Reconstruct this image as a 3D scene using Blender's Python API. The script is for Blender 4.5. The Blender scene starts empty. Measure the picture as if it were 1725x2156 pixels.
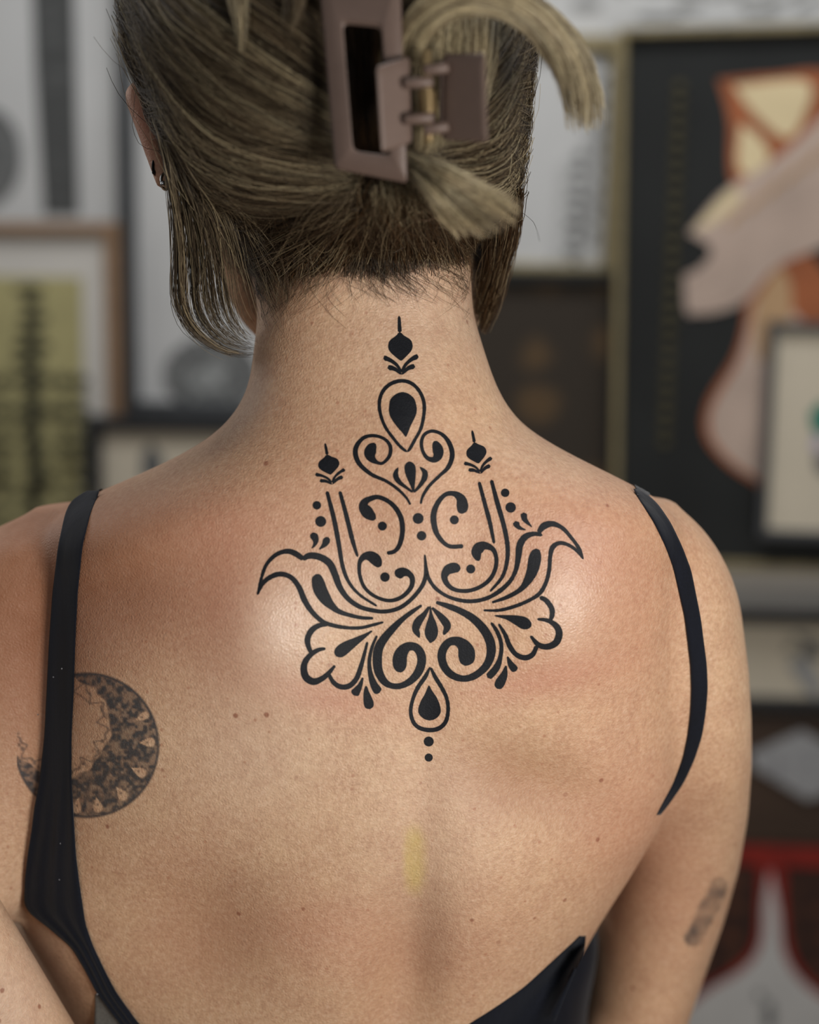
import bpy, math, random
import numpy as np
from mathutils import Vector, Matrix
from mathutils.bvhtree import BVHTree

rng = np.random.default_rng(7)
random.seed(7)
SC = bpy.context.scene
COL = SC.collection

# ---------------------------------------------------------------- camera
FPX = 3600.0                      # focal length in pixels of the 1725 x 2156 frame
DIST = 0.82
PITCH = math.radians(9.0)
TARGET = np.array([0.0, 0.0, 1.05])
FWD = np.array([0.0, math.cos(PITCH), -math.sin(PITCH)])
UPV = np.array([0.0, math.sin(PITCH), math.cos(PITCH)])
RGT = np.array([1.0, 0.0, 0.0])
CAM = TARGET - DIST * FWD
cd = bpy.data.cameras.new('camera')
cam = bpy.data.objects.new('camera', cd)
COL.objects.link(cam)
cam.location = CAM
cam.rotation_euler = (math.pi / 2 - PITCH, 0, 0)
cd.sensor_fit = 'VERTICAL'
cd.sensor_height = 24.0
cd.lens = 24.0 * FPX / 2156.0
cd.clip_start = 0.02
cd.dof.use_dof = True
cd.dof.focus_distance = 0.845
APERTURE = 0.0200                 # metres, diameter of the lens opening
cd.dof.aperture_fstop = (cd.lens / 1000.0) / APERTURE
SC.camera = cam

# ---------------------------------------------------------------- world, lights, exposure
wd = bpy.data.worlds.new('studio_ambient')
SC.world = wd
wd.use_nodes = True
bg = wd.node_tree.nodes['Background']
bg.inputs[0].default_value = (0.93, 0.96, 1.0, 1)
bg.inputs[1].default_value = 0.13

def area(name, loc, target, size, power, color, sy=None):
    ld = bpy.data.lights.new(name, 'AREA')
    ld.energy = power
    ld.color = color
    ld.shape = 'RECTANGLE'
    ld.size = size
    ld.size_y = sy or size
    o = bpy.data.objects.new(name, ld)
    COL.objects.link(o)
    o.location = loc
    d = Vector(target) - Vector(loc)
    o.rotation_euler = d.to_track_quat('-Z', 'Y').to_euler()
    return o

area('key_light', (0.42, -0.70, 1.02), (-0.03, 0.03, 1.0), 0.30, 6.7, (1.0, 0.965, 0.915))
area('fill_light', (-0.9, -1.3, 1.5), (0.0, 0.1, 1.1), 0.8, 1.3, (0.95, 0.97, 1.0))
area('window_light', (-1.3, 0.75, 1.55), (-0.1, 0.08, 1.25), 0.6, 3.2, (1.0, 0.95, 0.9))  # unseen lamp added behind left to rim the ear and hair
area('ceiling_light', (0.1, 0.35, 2.6), (0.15, 1.25, 1.0), 1.3, 25.0, (0.97, 0.98, 1.0), 0.5)  # unseen overhead lamp added to brighten the back wall

SC.view_settings.view_transform = 'Standard'
SC.view_settings.look = 'None'
SC.view_settings.gamma = 1.0
SC.view_settings.exposure = 0.0
SC.view_settings.use_curve_mapping = False

# ---------------------------------------------------------------- helpers
def lin(r, g, b):
    f = lambda c: (c / 255.0) / 12.92 if c / 255.0 <= 0.04045 else ((c / 255.0 + 0.055) / 1.055) ** 2.4
    return (f(r), f(g), f(b), 1.0)

def rays(px, py):
    px = np.asarray(px, float); py = np.asarray(py, float)
    a = (px - 862.5) / FPX
    b = -(py - 1078.0) / FPX
    return FWD + a[..., None] * RGT + b[..., None] * UPV      # depth along the axis = 1

def W(px, py, y):
    r = rays(px, py)
    t = (np.asarray(y, float) - CAM[1]) / r[..., 1]
    return CAM + r * t[..., None]

def tag(o, label=None, cat=None, group=None, kind=None):
    if label: o['label'] = label
    if cat: o['category'] = cat
    if group: o['group'] = group
    if kind: o['kind'] = kind
    return o

def empty(name, loc=(0, 0, 0), rot=(0, 0, 0)):
    o = bpy.data.objects.new(name, None)
    COL.objects.link(o)
    o.location = loc
    o.rotation_euler = rot
    o.empty_display_size = 0.05
    return o

def mesh_obj(name, verts, faces, mats, parent=None, smooth=True, mat_idx=None, attrs=None):
    me = bpy.data.meshes.new(name)
    verts = np.asarray(verts, np.float32)
    if isinstance(faces, np.ndarray):
        k = faces.shape[1]
        me.vertices.add(len(verts)); me.vertices.foreach_set('co', verts.ravel())
        me.loops.add(faces.size); me.loops.foreach_set('vertex_index', faces.astype(np.int32).ravel())
        me.polygons.add(len(faces))
        me.polygons.foreach_set('loop_start', np.arange(0, faces.size, k, dtype=np.int32))
        me.polygons.foreach_set('loop_total', np.full(len(faces), k, np.int32))
    else:
        me.from_pydata(verts.tolist(), [], [tuple(int(i) for i in f) for f in faces])
    if not isinstance(mats, (list, tuple)): mats = [mats]
    for m in mats: me.materials.append(m)
    n = len(me.polygons)
    if mat_idx is not None: me.polygons.foreach_set('material_index', np.asarray(mat_idx, np.int32))
    me.polygons.foreach_set('use_smooth', np.full(n, bool(smooth)))
    me.update(calc_edges=True)
    if attrs:
        for k2, v in attrs.items():
            v = np.asarray(v, np.float32)
            if v.ndim == 1:
                a = me.attributes.new(k2, 'FLOAT', 'POINT'); a.data.foreach_set('value', v)
            else:
                a = me.attributes.new(k2, 'FLOAT_COLOR', 'POINT'); a.data.foreach_set('color', v.ravel())
    me.validate()
    o = bpy.data.objects.new(name, me)
    COL.objects.link(o)
    if parent is not None: o.parent = parent
    return o

def catmull(P, n):
    """resample control points (k, d) into n points, evenly by arc length"""
    P = np.asarray(P, float)
    if len(P) == 2:
        t = np.linspace(0, 1, n)[:, None]
        return P[0] * (1 - t) + P[1] * t
    Q = np.vstack([2 * P[0] - P[1], P, 2 * P[-1] - P[-2]])
    out = []
    for i in range(len(P) - 1):
        p0, p1, p2, p3 = Q[i], Q[i + 1], Q[i + 2], Q[i + 3]
        t = np.linspace(0, 1, 16, endpoint=False)[:, None]
        out.append(0.5 * ((2 * p1) + (-p0 + p2) * t + (2 * p0 - 5 * p1 + 4 * p2 - p3) * t ** 2 + (-p0 + 3 * p1 - 3 * p2 + p3) * t ** 3))
    out.append(P[-1:])
    C = np.vstack(out)
    d = np.r_[0, np.cumsum(np.linalg.norm(np.diff(C[:, :2], axis=0), axis=1))]
    s = np.linspace(0, d[-1], n)
    return np.stack([np.interp(s, d, C[:, j]) for j in range(C.shape[1])], 1)

# ---------------------------------------------------------------- materials
def new_mat(name):
    m = bpy.data.materials.new(name)
    m.use_nodes = True
    nt = m.node_tree
    return m, nt, nt.nodes['Principled BSDF']

def N(nt, typ, **kw):
    n = nt.nodes.new(typ)
    for k, v in kw.items():
        if k in n.inputs: n.inputs[k].default_value = v
        else: setattr(n, k, v)
    return n

def noise(nt, scale, detail=3, rough=0.55, vec=None, stretch=None):
    n = N(nt, 'ShaderNodeTexNoise')
    n.inputs['Scale'].default_value = scale
    n.inputs['Detail'].default_value = detail
    n.inputs['Roughness'].default_value = rough
    if vec is None:
        tc = N(nt, 'ShaderNodeTexCoord'); vec = tc.outputs['Object']
    if stretch:
        mp = N(nt, 'ShaderNodeMapping'); mp.inputs['Scale'].default_value = stretch
        nt.links.new(vec, mp.inputs['Vector']); vec = mp.outputs['Vector']
    nt.links.new(vec, n.inputs['Vector'])
    return n

def ramp(nt, src, stops):
    r = N(nt, 'ShaderNodeValToRGB')
    el = r.color_ramp.elements
    while len(el) > 1: el.remove(el[0])
    el[0].position = stops[0][0]; el[0].color = stops[0][1]
    for p, c in stops[1:]:
        e = el.new(p); e.color = c
    nt.links.new(src, r.inputs['Fac'])
    return r

def mixc(nt, fac, a, b, mode='MIX'):
    m = N(nt, 'ShaderNodeMix'); m.data_type = 'RGBA'; m.blend_type = mode
    for i, v in ((0, fac), (6, a), (7, b)):
        if isinstance(v, (int, float)): m.inputs[i].default_value = v
        elif isinstance(v, tuple): m.inputs[i].default_value = v
        else: nt.links.new(v, m.inputs[i])
    return m.outputs[2]

def bump(nt, p, src, strength, dist):
    b = N(nt, 'ShaderNodeBump')
    b.inputs['Strength'].default_value = strength
    b.inputs['Distance'].default_value = dist
    nt.links.new(src, b.inputs['Height'])
    nt.links.new(b.outputs[0], p.inputs['Normal'])
    return b

def simple(name, col, rough=0.6, var=0.12, scale=30.0, metal=0.0, bumpd=0.0, stretch=None, spec=0.4):
    m, nt, p = new_mat(name)
    n = noise(nt, scale, 4, stretch=stretch)
    lo = tuple(c * (1 - var) for c in col[:3]) + (1,)
    hi = tuple(min(1, c * (1 + var)) for c in col[:3]) + (1,)
    r = ramp(nt, n.outputs['Fac'], [(0.3, lo), (0.7, hi)])
    nt.links.new(r.outputs[0], p.inputs['Base Color'])
    p.inputs['Roughness'].default_value = rough
    p.inputs['Metallic'].default_value = metal
    p.inputs['Specular IOR Level'].default_value = spec
    if bumpd: bump(nt, p, n.outputs['Fac'], 0.5, bumpd)
    return m

def skin_material():
    m, nt, p = new_mat('skin')
    L = nt.links
    big = noise(nt, 16, 3, 0.6)
    mid = noise(nt, 70, 4, 0.6)
    fine = noise(nt, 420, 3, 0.6)
    base = ramp(nt, big.outputs['Fac'], [(0.3, lin(196, 156, 122)), (0.5, lin(206, 168, 134)), (0.7, lin(212, 178, 142))])
    c = mixc(nt, 0.5, base.outputs[0], ramp(nt, mid.outputs['Fac'], [(0.3, lin(186, 142, 114)), (0.72, lin(224, 188, 150))]).outputs[0])
    c = mixc(nt, 0.30, c, ramp(nt, fine.outputs['Fac'], [(0.33, lin(160, 114, 88)), (0.5, lin(206, 166, 132)), (0.68, lin(240, 208, 178))]).outputs[0])
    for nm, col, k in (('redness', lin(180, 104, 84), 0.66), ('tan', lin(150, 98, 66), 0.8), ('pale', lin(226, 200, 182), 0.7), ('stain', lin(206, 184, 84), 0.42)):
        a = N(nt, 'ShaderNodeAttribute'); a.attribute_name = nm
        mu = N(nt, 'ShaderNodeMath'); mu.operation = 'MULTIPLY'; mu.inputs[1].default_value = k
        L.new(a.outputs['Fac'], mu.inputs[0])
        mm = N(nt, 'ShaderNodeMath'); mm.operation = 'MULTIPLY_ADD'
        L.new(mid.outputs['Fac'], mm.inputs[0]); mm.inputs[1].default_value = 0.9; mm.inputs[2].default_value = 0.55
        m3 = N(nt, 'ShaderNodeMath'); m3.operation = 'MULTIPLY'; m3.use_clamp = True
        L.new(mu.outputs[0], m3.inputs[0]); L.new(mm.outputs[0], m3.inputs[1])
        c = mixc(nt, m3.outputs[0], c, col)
    tc = N(nt, 'ShaderNodeTexCoord')
    # freckles and small moles
    for sc, th, col, k in ((60, 0.10, lin(140, 82, 58), 0.75), (150, 0.16, lin(168, 108, 80), 0.5)):
        v = N(nt, 'ShaderNodeTexVoronoi'); v.inputs['Scale'].default_value = sc
        L.new(tc.outputs['Object'], v.inputs['Vector'])
        r1 = ramp(nt, v.outputs['Distance'], [(th * 0.55, (1, 1, 1, 1)), (th, (0, 0, 0, 1))])
        sep = N(nt, 'ShaderNodeSeparateColor'); L.new(v.outputs['Color'], sep.inputs[0])
        r2 = ramp(nt, sep.outputs[0], [(0.62, (0, 0, 0, 1)), (0.78, (1, 1, 1, 1))])
        mu = N(nt, 'ShaderNodeMath'); mu.operation = 'MULTIPLY'
        L.new(r1.outputs[0], mu.inputs[0]); L.new(r2.outputs[0], mu.inputs[1])
        m2 = N(nt, 'ShaderNodeMath'); m2.operation = 'MULTIPLY'; m2.inputs[1].default_value = k
        L.new(mu.outputs[0], m2.inputs[0])
        c = mixc(nt, m2.outputs[0], c, col)
    L.new(c, p.inputs['Base Color'])
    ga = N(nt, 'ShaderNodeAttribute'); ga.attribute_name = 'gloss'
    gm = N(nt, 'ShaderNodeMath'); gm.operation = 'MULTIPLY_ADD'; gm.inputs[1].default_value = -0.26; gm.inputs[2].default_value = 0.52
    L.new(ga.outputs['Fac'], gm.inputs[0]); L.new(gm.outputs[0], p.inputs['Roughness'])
    p.inputs['Specular IOR Level'].default_value = 0.5
    p.inputs['Subsurface Weight'].default_value = 0.12
    p.inputs['Subsurface Radius'].default_value = (1.0, 0.35, 0.2)
    p.inputs['Subsurface Scale'].default_value = 0.006
    # pores and fine creases
    v = N(nt, 'ShaderNodeTexVoronoi'); v.inputs['Scale'].default_value = 560
    v.feature = 'DISTANCE_TO_EDGE'
    L.new(tc.outputs['Object'], v.inputs['Vector'])
    f2 = noise(nt, 900, 3, 0.7)
    ad = N(nt, 'ShaderNodeMath'); ad.operation = 'ADD'
    L.new(v.outputs['Distance'], ad.inputs[0]); L.new(f2.outputs['Fac'], ad.inputs[1])
    bump(nt, p, ad.outputs[0], 0.70, 0.00042)
    return m

def ink_material(name, col, alpha=None):
    m, nt, p = new_mat(name)
    n = noise(nt, 1500, 3, 0.7)
    r = ramp(nt, n.outputs['Fac'], [(0.35, tuple(c * 0.6 for c in col[:3]) + (1,)), (0.55, col), (0.78, tuple(min(1, c * 2.2 + 0.006) for c in col[:3]) + (1,))])
    nt.links.new(r.outputs[0], p.inputs['Base Color'])
    p.inputs['Roughness'].default_value = 0.55
    p.inputs['Specular IOR Level'].default_value = 0.25
    bump(nt, p, n.outputs['Fac'], 0.5, 0.0003)
    if alpha:
        a = N(nt, 'ShaderNodeAttribute'); a.attribute_name = alpha
        nt.links.new(a.outputs['Fac'], p.inputs['Alpha'])
    return m

def hair_material():
    m, nt, p = new_mat('blond_hair')
    a = N(nt, 'ShaderNodeAttribute'); a.attribute_name = 'tone'
    nt.links.new(a.outputs['Color'], p.inputs['Base Color'])
    p.inputs['Roughness'].default_value = 0.42
    p.inputs['Specular IOR Level'].default_value = 0.35
    return m

M_SKIN = skin_material()
M_INK = ink_material('black_ink', (0.0035, 0.0045, 0.0075, 1))
M_OLDINK = ink_material('faded_grey_ink', (0.042, 0.058, 0.070, 1), 'ink')
M_HAIR = hair_material()

# ---------------------------------------------------------------- implicit body surface
H = 0.003
GX = np.arange(-0.30, 0.26, H); GY = np.arange(-0.06, 0.297, H)
GZ = np.arange(TARGET[2] - 0.42, TARGET[2] + 0.40, H)

def surface_nets(F, gx, gy, gz):
    s = F < 0
    nx, ny, nz = F.shape
    cnt = np.zeros((nx - 1, ny - 1, nz - 1), np.uint8)
    for i in (0, 1):
        for j in (0, 1):
            for k in (0, 1):
                cnt += s[i:nx - 1 + i, j:ny - 1 + j, k:nz - 1 + k]
    act = (cnt > 0) & (cnt < 8)
    idx = np.full(act.shape, -1, np.int64)
    I, J, K = np.nonzero(act)
    idx[I, J, K] = np.arange(len(I))
    acc = np.zeros((len(I), 3)); num = np.zeros(len(I))
    for ax in range(3):
        for a in (0, 1):
            for b in (0, 1):
                o0 = [0, 0, 0]; oth = [q for q in range(3) if q != ax]
                o0[oth[0]] = a; o0[oth[1]] = b
                o1 = list(o0); o1[ax] = 1
                f0 = F[I + o0[0], J + o0[1], K + o0[2]]; f1 = F[I + o1[0], J + o1[1], K + o1[2]]
                cr = (f0 < 0) != (f1 < 0)
                t = np.where(cr, f0 / np.where(cr, f0 - f1, 1), 0)
                pt = np.tile(np.array(o0, float), (len(I), 1)); pt[:, ax] = t
                acc[cr] += pt[cr]; num[cr] += 1
    P = acc / num[:, None]
    V = np.stack([gx[0] + (I + P[:, 0]) * H, gy[0] + (J + P[:, 1]) * H, gz[0] + (K + P[:, 2]) * H], 1)
    faces = []
    for ax in range(3):
        u, v = (ax + 1) % 3, (ax + 2) % 3
        sl0 = [slice(1, -1)] * 3; sl1 = [slice(1, -1)] * 3
        sl0[ax] = slice(0, -1); sl1[ax] = slice(1, None)
        a = s[tuple(sl0)]; b = s[tuple(sl1)]
        for flip, msk in ((False, a & ~b), (True, ~a & b)):
            C = np.array(np.nonzero(msk)).T
            if len(C) == 0: continue
            off = np.ones(3, int); off[ax] = 0
            C = C + off
            def cell(du, dv):
                q = C.copy(); q[:, u] -= du; q[:, v] -= dv
                return idx[q[:, 0], q[:, 1], q[:, 2]]
            q = np.stack([cell(1, 1), cell(0, 1), cell(0, 0), cell(1, 0)], 1)
            faces.append(q[:, ::-1] if flip else q)
    Fc = np.vstack(faces)
    Fc = Fc[(Fc >= 0).all(1)]
    return V, Fc

def smin(a, b, k):
    h = np.clip(0.5 + 0.5 * (b - a) / k, 0, 1)
    return b * (1 - h) + a * h - k * h * (1 - h)

def slices(rows, gx, gy, gz, expo=2.0, zcap=0.012, shave=0.0):
    """rows: (py, px_left, px_right, y_centre, half_depth); silhouette at the centre plane"""
    R = np.array(rows, float)
    A = W(R[:, 1], R[:, 0], R[:, 3]); B = W(R[:, 2], R[:, 0], R[:, 3])
    z = (A[:, 2] + B[:, 2]) / 2
    o = np.argsort(z)
    zz = np.arange(z.min(), z.max(), 0.001)
    def tab(v):
        w = np.interp(zz, z[o], v[o])
        k = np.exp(-0.5 * (np.arange(-12, 13) / 5.0) ** 2); k /= k.sum()
        return np.convolve(np.pad(w, 12, mode='edge'), k, 'valid')
    xl, xr, yc, hd = tab(A[:, 0]), tab(B[:, 0]), tab(R[:, 3]), tab(R[:, 4])
    f = lambda t: np.interp(gz, zz, t)
    cx = (f(xl) + f(xr)) / 2; aa = (f(xr) - f(xl)) / 2 - shave; cy = f(yc); bb = f(hd) - shave
    X = gx[:, None, None]; Y = gy[None, :, None]
    q = (np.abs((X - cx) / aa) ** expo + np.abs((Y - cy) / bb) ** expo) ** (1 / expo)
    d = (q - 1) * np.minimum(aa, bb)
    # cap the ends
    ztop, zbot = zz.max(), zz.min()
    over = np.maximum(np.maximum(gz - ztop, zbot - gz), -1.0)
    d = np.where(over > -zcap, np.maximum(d, over), np.maximum(d, over))
    return d.astype(np.float32)

def capsule(p0, p1, r0, r1, gx, gy, gz, ys=1.0):
    X, Y, Z = np.meshgrid(gx, gy, gz, indexing='ij')
    p0 = np.array(p0); p1 = np.array(p1)
    d = p1 - p0
    t = np.clip(((X - p0[0]) * d[0] + (Y - p0[1]) * d[1] + (Z - p0[2]) * d[2]) / d.dot(d), 0, 1)
    r = r0 + (r1 - r0) * t
    return (np.sqrt((X - p0[0] - d[0] * t) ** 2 + ((Y - p0[1] - d[1] * t) / ys) ** 2 + (Z - p0[2] - d[2] * t) ** 2) - r).astype(np.float32)

def ellipsoid(c, r, gx, gy, gz):
    q = np.sqrt(((gx[:, None, None] - c[0]) / r[0]) ** 2 + ((gy[None, :, None] - c[1]) / r[1]) ** 2 + ((gz[None, None, :] - c[2]) / r[2]) ** 2)
    return ((q - 1) * min(r)).astype(np.float32)

TORSO = [(520, 560, 985, .088, .052), (560, 552, 990, .085, .054), (660, 545, 996, .080, .055), (740, 536, 1020, .075, .057), (800, 528, 1040, .072, .058),
         (850, 508, 1064, .069, .059), (900, 470, 1104, .066, .060), (950, 400, 1184, .063, .061), (1000, 295, 1285, .062, .063),
         (1030, 225, 1345, .063, .066), (1060, 150, 1400, .066, .070), (1100, 95, 1430, .070, .075), (1200, 70, 1440, .080, .087),
         (1300, 60, 1440, .090, .097), (1500, 50, 1440, .098, .104), (1600, 45, 1428, .100, .105), (1700, 40, 1392, .102, .104),
         (1800, 35, 1333, .105, .102), (1900, 50, 1268, .108, .100), (2000, 108, 1210, .112, .098), (2080, 142, 1172, .115, .096), (2156, 168, 1145, .118, .095),
         (2400, 150, 1120, .120, .095), (2700, 60, 1250, .115, .105), (2900, 40, 1290, .115, .105)]
ARM_R = [(1052, 1350, 1400, .085, .010), (1070, 1330, 1432, .085, .022), (1100, 1310, 1470, .086, .034), (1150, 1290, 1508, .088, .044), (1200, 1280, 1534, .090, .049),
         (1260, 1275, 1553, .093, .052), (1400, 1275, 1571, .100, .053), (1500, 1285, 1577, .106, .052), (1600, 1290, 1578, .118, .050), (1700, 1290, 1570, .145, .052),
         (1800, 1285, 1551, .170, .058), (1900, 1262, 1520, .188, .064), (2000, 1240, 1484, .196, .064), (2100, 1222, 1448, .200, .064), (2200, 1215, 1420, .200, .062), (2300, 1230, 1400, .198, .056), (2340, 1260, 1370, .198, .03)]
ARM_L = [(1065, 100, 190, .085, .012), (1090, 45, 230, .085, .026), (1108, -5, 240, .085, .036), (1140, -62, 250, .086, .044), (1200, -112, 250, .088, .050), (1300, -140, 245, .090, .054),
         (1500, -160, 215, .090, .056), (1650, -165, 170, .088, .056), (1750, -168, 130, .085, .055), (1850, -170, 95, .080, .053), (1890, -160, 70, .078, .046), (1912, -130, 40, .075, .030)]

JAW = [(330, 400, 1085, .125, .040), (400, 425, 1075, .125, .050), (500, 450, 1055, .128, .050), (560, 466, 1042, .130, .048), (620, 480, 1030, .132, .045), (660, 500, 1016, .132, .040), (700, 524, 1002, .130, .030), (715, 560, 980, .130, .02)]
GAP_SHADE_R = [(1900, 1120, 1240, .185, .020), (1940, 1080, 1256, .178, .042), (1990, 1050, 1258, .172, .052), (2100, 1000, 1236, .170, .054), (2400, 980, 1220, .170, .054), (2500, 1000, 1200, .170, .03)]
FRONT_L = [(1860, 60, 400, .195, .022), (1920, 20, 420, .200, .032), (2100, 20, 420, .205, .036), (2400, 60, 420, .205, .036), (2500, 80, 400, .205, .02)]
def body_field():
    F = slices(TORSO, GX, GY, GZ, 2.35)
    F = smin(F, slices(ARM_R, GX, GY, GZ, 2.1), 0.007)
    F = smin(F, slices(ARM_L, GX, GY, GZ, 2.1), 0.010)
    F = smin(F, slices(FRONT_L, GX, GY, GZ, 2.1), 0.010)
    # left forearm, elbow bent towards the camera
    a = W(-215, 1850, 0.000); b = W(128, 2380, 0.020)
    F = np.minimum(F, capsule(a, b, 0.0365, 0.033, GX, GY, GZ))
    # right forearm swings forward from the elbow
    F = smin(F, capsule(W(1325, 2265, .16), W(1180, 2330, .235), 0.038, 0.028, GX, GY, GZ), 0.012)
    F = smin(F, slices(JAW, GX, GY, GZ, 2.2), 0.008)
    # head
    hc = W(700, 95, 0.085)
    F = smin(F, ellipsoid(hc, (0.087, 0.092, 0.115), GX, GY, GZ), 0.030)
    # jaw, nose, brow, lips, eye hollows
    jw = hc + np.array([0, 0.045, -0.075])
    F = smin(F, ellipsoid(jw, (0.055, 0.050, 0.050), GX, GY, GZ), 0.03)
    F = smin(F, capsule(hc + np.array([0, .088, .005]), hc + np.array([0, .104, -.035]), .006, .010, GX, GY, GZ), 0.010)
    F = smin(F, capsule(hc + np.array([-.03, .083, .018]), hc + np.array([.03, .083, .018]), .007, .007, GX, GY, GZ), 0.012)
    F = smin(F, capsule(hc + np.array([-.016, .090, -.068]), hc + np.array([.016, .090, -.068]), .007, .007, GX, GY, GZ), 0.008)
    # ears
    F = smin(F, capsule(W(303, 206, .070), W(348, 378, .062), 0.0090, 0.0050, GX, GY, GZ, 1.9), 0.004)
    F = smin(F, capsule(W(1092, 205, .070), W(1085, 330, .062), 0.0065, 0.0045, GX, GY, GZ, 1.9), 0.004)
    # relief of the back, only on the camera-facing half
    X = GX[:, None]; Z = GZ[None, :]
    D = 0.845
    PX = 862.5 + (X - CAM[0]) / D * FPX + 0 * Z
    PY = 1078.0 - (Z - TARGET[2]) / D * FPX / math.cos(PITCH) + 0 * X
    def g(px, py, sx, sy, a, rot=0):
        c, s = math.cos(math.radians(rot)), math.sin(math.radians(rot))
        dx, dy = PX - px, PY - py
        u, v = dx * c + dy * s, -dx * s + dy * c
        return a * np.exp(-0.5 * ((u / sx) ** 2 + (v / sy) ** 2))
    h = (g(560, 1330, 115, 150, .0085, -12) + g(1215, 1290, 110, 150, .0080, 10)        # shoulder blades
         + g(640, 1640, 190, 170, .0040) + g(1010, 1480, 110, 150, .0015)
         + g(300, 1450, 120, 220, .0040) + g(1380, 1400, 80, 180, .0020)
         + g(855, 870, 60, 60, .0020) + g(870, 1130, 60, 120, .0012)
         + g(330, 1130, 190, 40, .0030, -22) + g(1250, 1085, 140, 35, .0030, 24)
         - g(430, 2010, 110, 120, .0105, 20) - g(1130, 1680, 130, 60, .0075, 30) - g(850, 2130, 55, 170, .0130, 6)
         - g(780, 1150, 60, 180, .0018) - g(980, 1150, 55, 180, .0018)
         - g(230, 1270, 90, 60, .0030) - g(690, 900, 70, 90, .0020) + g(620, 2080, 120, 120, .0040) + g(1010, 1950, 100, 130, .0040)
         - g(890, 1700, 36, 260, .0022, 3) + g(560, 1320, 60, 80, .0022) + g(1150, 1290, 60, 80, .0018) - g(60, 1350, 60, 200, .003))
    wgt = np.clip((0.075 - GY) / 0.05, 0, 1)
    F = F - h[:, None, :] * wgt[None, :, None]
    return F.astype(np.float32)

F = body_field()
BV, BF = surface_nets(F, GX, GY, GZ)
del F

def smooth_mesh(V, Fc, it=2, lam=0.5):
    n = len(V)
    E = np.vstack([Fc[:, [0, 1]], Fc[:, [1, 2]], Fc[:, [2, 3]], Fc[:, [3, 0]]])
    E = np.vstack([E, E[:, ::-1]])
    deg = np.bincount(E[:, 0], minlength=n)
    for i in range(it * 2):
        S = np.stack([np.bincount(E[:, 0], V[E[:, 1], k], minlength=n) for k in range(3)], 1) / deg[:, None]
        V = V + (S - V) * (lam if i % 2 == 0 else -lam * 1.02)
    return V
BV = smooth_mesh(BV, BF, 3)

def to_px(V):
    R = V - CAM
    d = R @ FWD
    return 862.5 + (R @ RGT) / d * FPX, 1078.0 - (R @ UPV) / d * FPX

PXV, PYV = to_px(BV)
def blob(px, py, sx, sy, rot=0):
    c, s = math.cos(math.radians(rot)), math.sin(math.radians(rot))
    dx, dy = PXV - px, PYV - py
    u, v = dx * c + dy * s, -dx * s + dy * c
    return np.exp(-0.5 * ((u / sx) ** 2 + (v / sy) ** 2))
red = (0.55 * blob(290, 1250, 150, 110) + 0.6 * blob(60, 1350, 90, 200) + 0.35 * blob(480, 1290, 60, 160) + 0.5 * blob(1300, 1250, 120, 150)
       + 0.65 * blob(690, 1470, 110, 32, 12) + 0.6 * blob(1120, 1435, 120, 32, -12)  + 0.2 * blob(400, 1800, 90, 80) + 0.3 * blob(780, 1080, 200, 160)
       + 0.35 * blob(1150, 1120, 120, 90) + 0.25 * blob(620, 1950, 150, 50) + 0.4 * blob(1300, 1720, 90, 160) + 0.9 * blob(300, 260, 50, 140) + 0.9 * blob(1115, 230, 30, 90)
       + 0.3 * blob(900, 2000, 220, 100) + 0.3 * blob(1440, 1850, 80, 200) + 0.3 * blob(400, 1090, 200, 60))
tan_shade = (0.9 * blob(30, 1300, 110, 230) + 0.6 * blob(280, 1240, 130, 130) + .35 * blob(250, 1090, 200, 60) + .25 * blob(1400, 1100, 90, 80) + 0.45 * blob(1130, 1670, 120, 60, 30) + 0.5 * blob(430, 2000, 130, 90) + 0.25 * blob(850, 2080, 90, 160)  # shoulder tan, plus shade painted on the dim side and in back hollows
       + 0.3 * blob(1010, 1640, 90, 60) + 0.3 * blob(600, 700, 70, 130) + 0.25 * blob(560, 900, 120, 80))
pale = (0.62 * blob(592, 1325, 55, 80) + 0.42 * blob(1198, 1275, 45, 75) + 0.35 * blob(900, 640, 100, 120) + 0.3 * blob(540, 1560, 120, 120)  # whitening: shine painted on shoulder blades and nape, brightness on the lit forearm
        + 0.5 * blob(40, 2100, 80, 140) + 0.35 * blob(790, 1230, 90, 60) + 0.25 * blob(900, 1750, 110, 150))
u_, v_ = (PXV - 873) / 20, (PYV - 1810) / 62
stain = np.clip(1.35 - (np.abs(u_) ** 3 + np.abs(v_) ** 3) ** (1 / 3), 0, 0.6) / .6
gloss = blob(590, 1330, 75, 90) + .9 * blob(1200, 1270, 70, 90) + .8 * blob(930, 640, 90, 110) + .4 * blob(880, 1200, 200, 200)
front = (BV[:, 1] > 0.12) & (PXV < 1200)
attrs = {'gloss': np.clip(gloss, 0, 1), 'redness': np.clip(red, 0, 1), 'tan': np.clip(tan_shade, 0, 1), 'pale': np.clip(pale, 0, 1), 'stain': np.where(BV[:, 1] < 0.1, stain, 0)}

person = empty('person', (0, 0.09, GZ[0]))
tag(person, 'blond person seen from behind in a strappy black top, black ornamental tattoo down the back', 'person')
def child(o):
    o.parent = person
    o.location = Vector(o.location) - person.location
    return o
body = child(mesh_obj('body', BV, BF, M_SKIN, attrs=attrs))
body_bvh = BVHTree.FromPolygons([tuple(v) for v in BV.tolist()], [tuple(f) for f in BF.tolist()])

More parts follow.
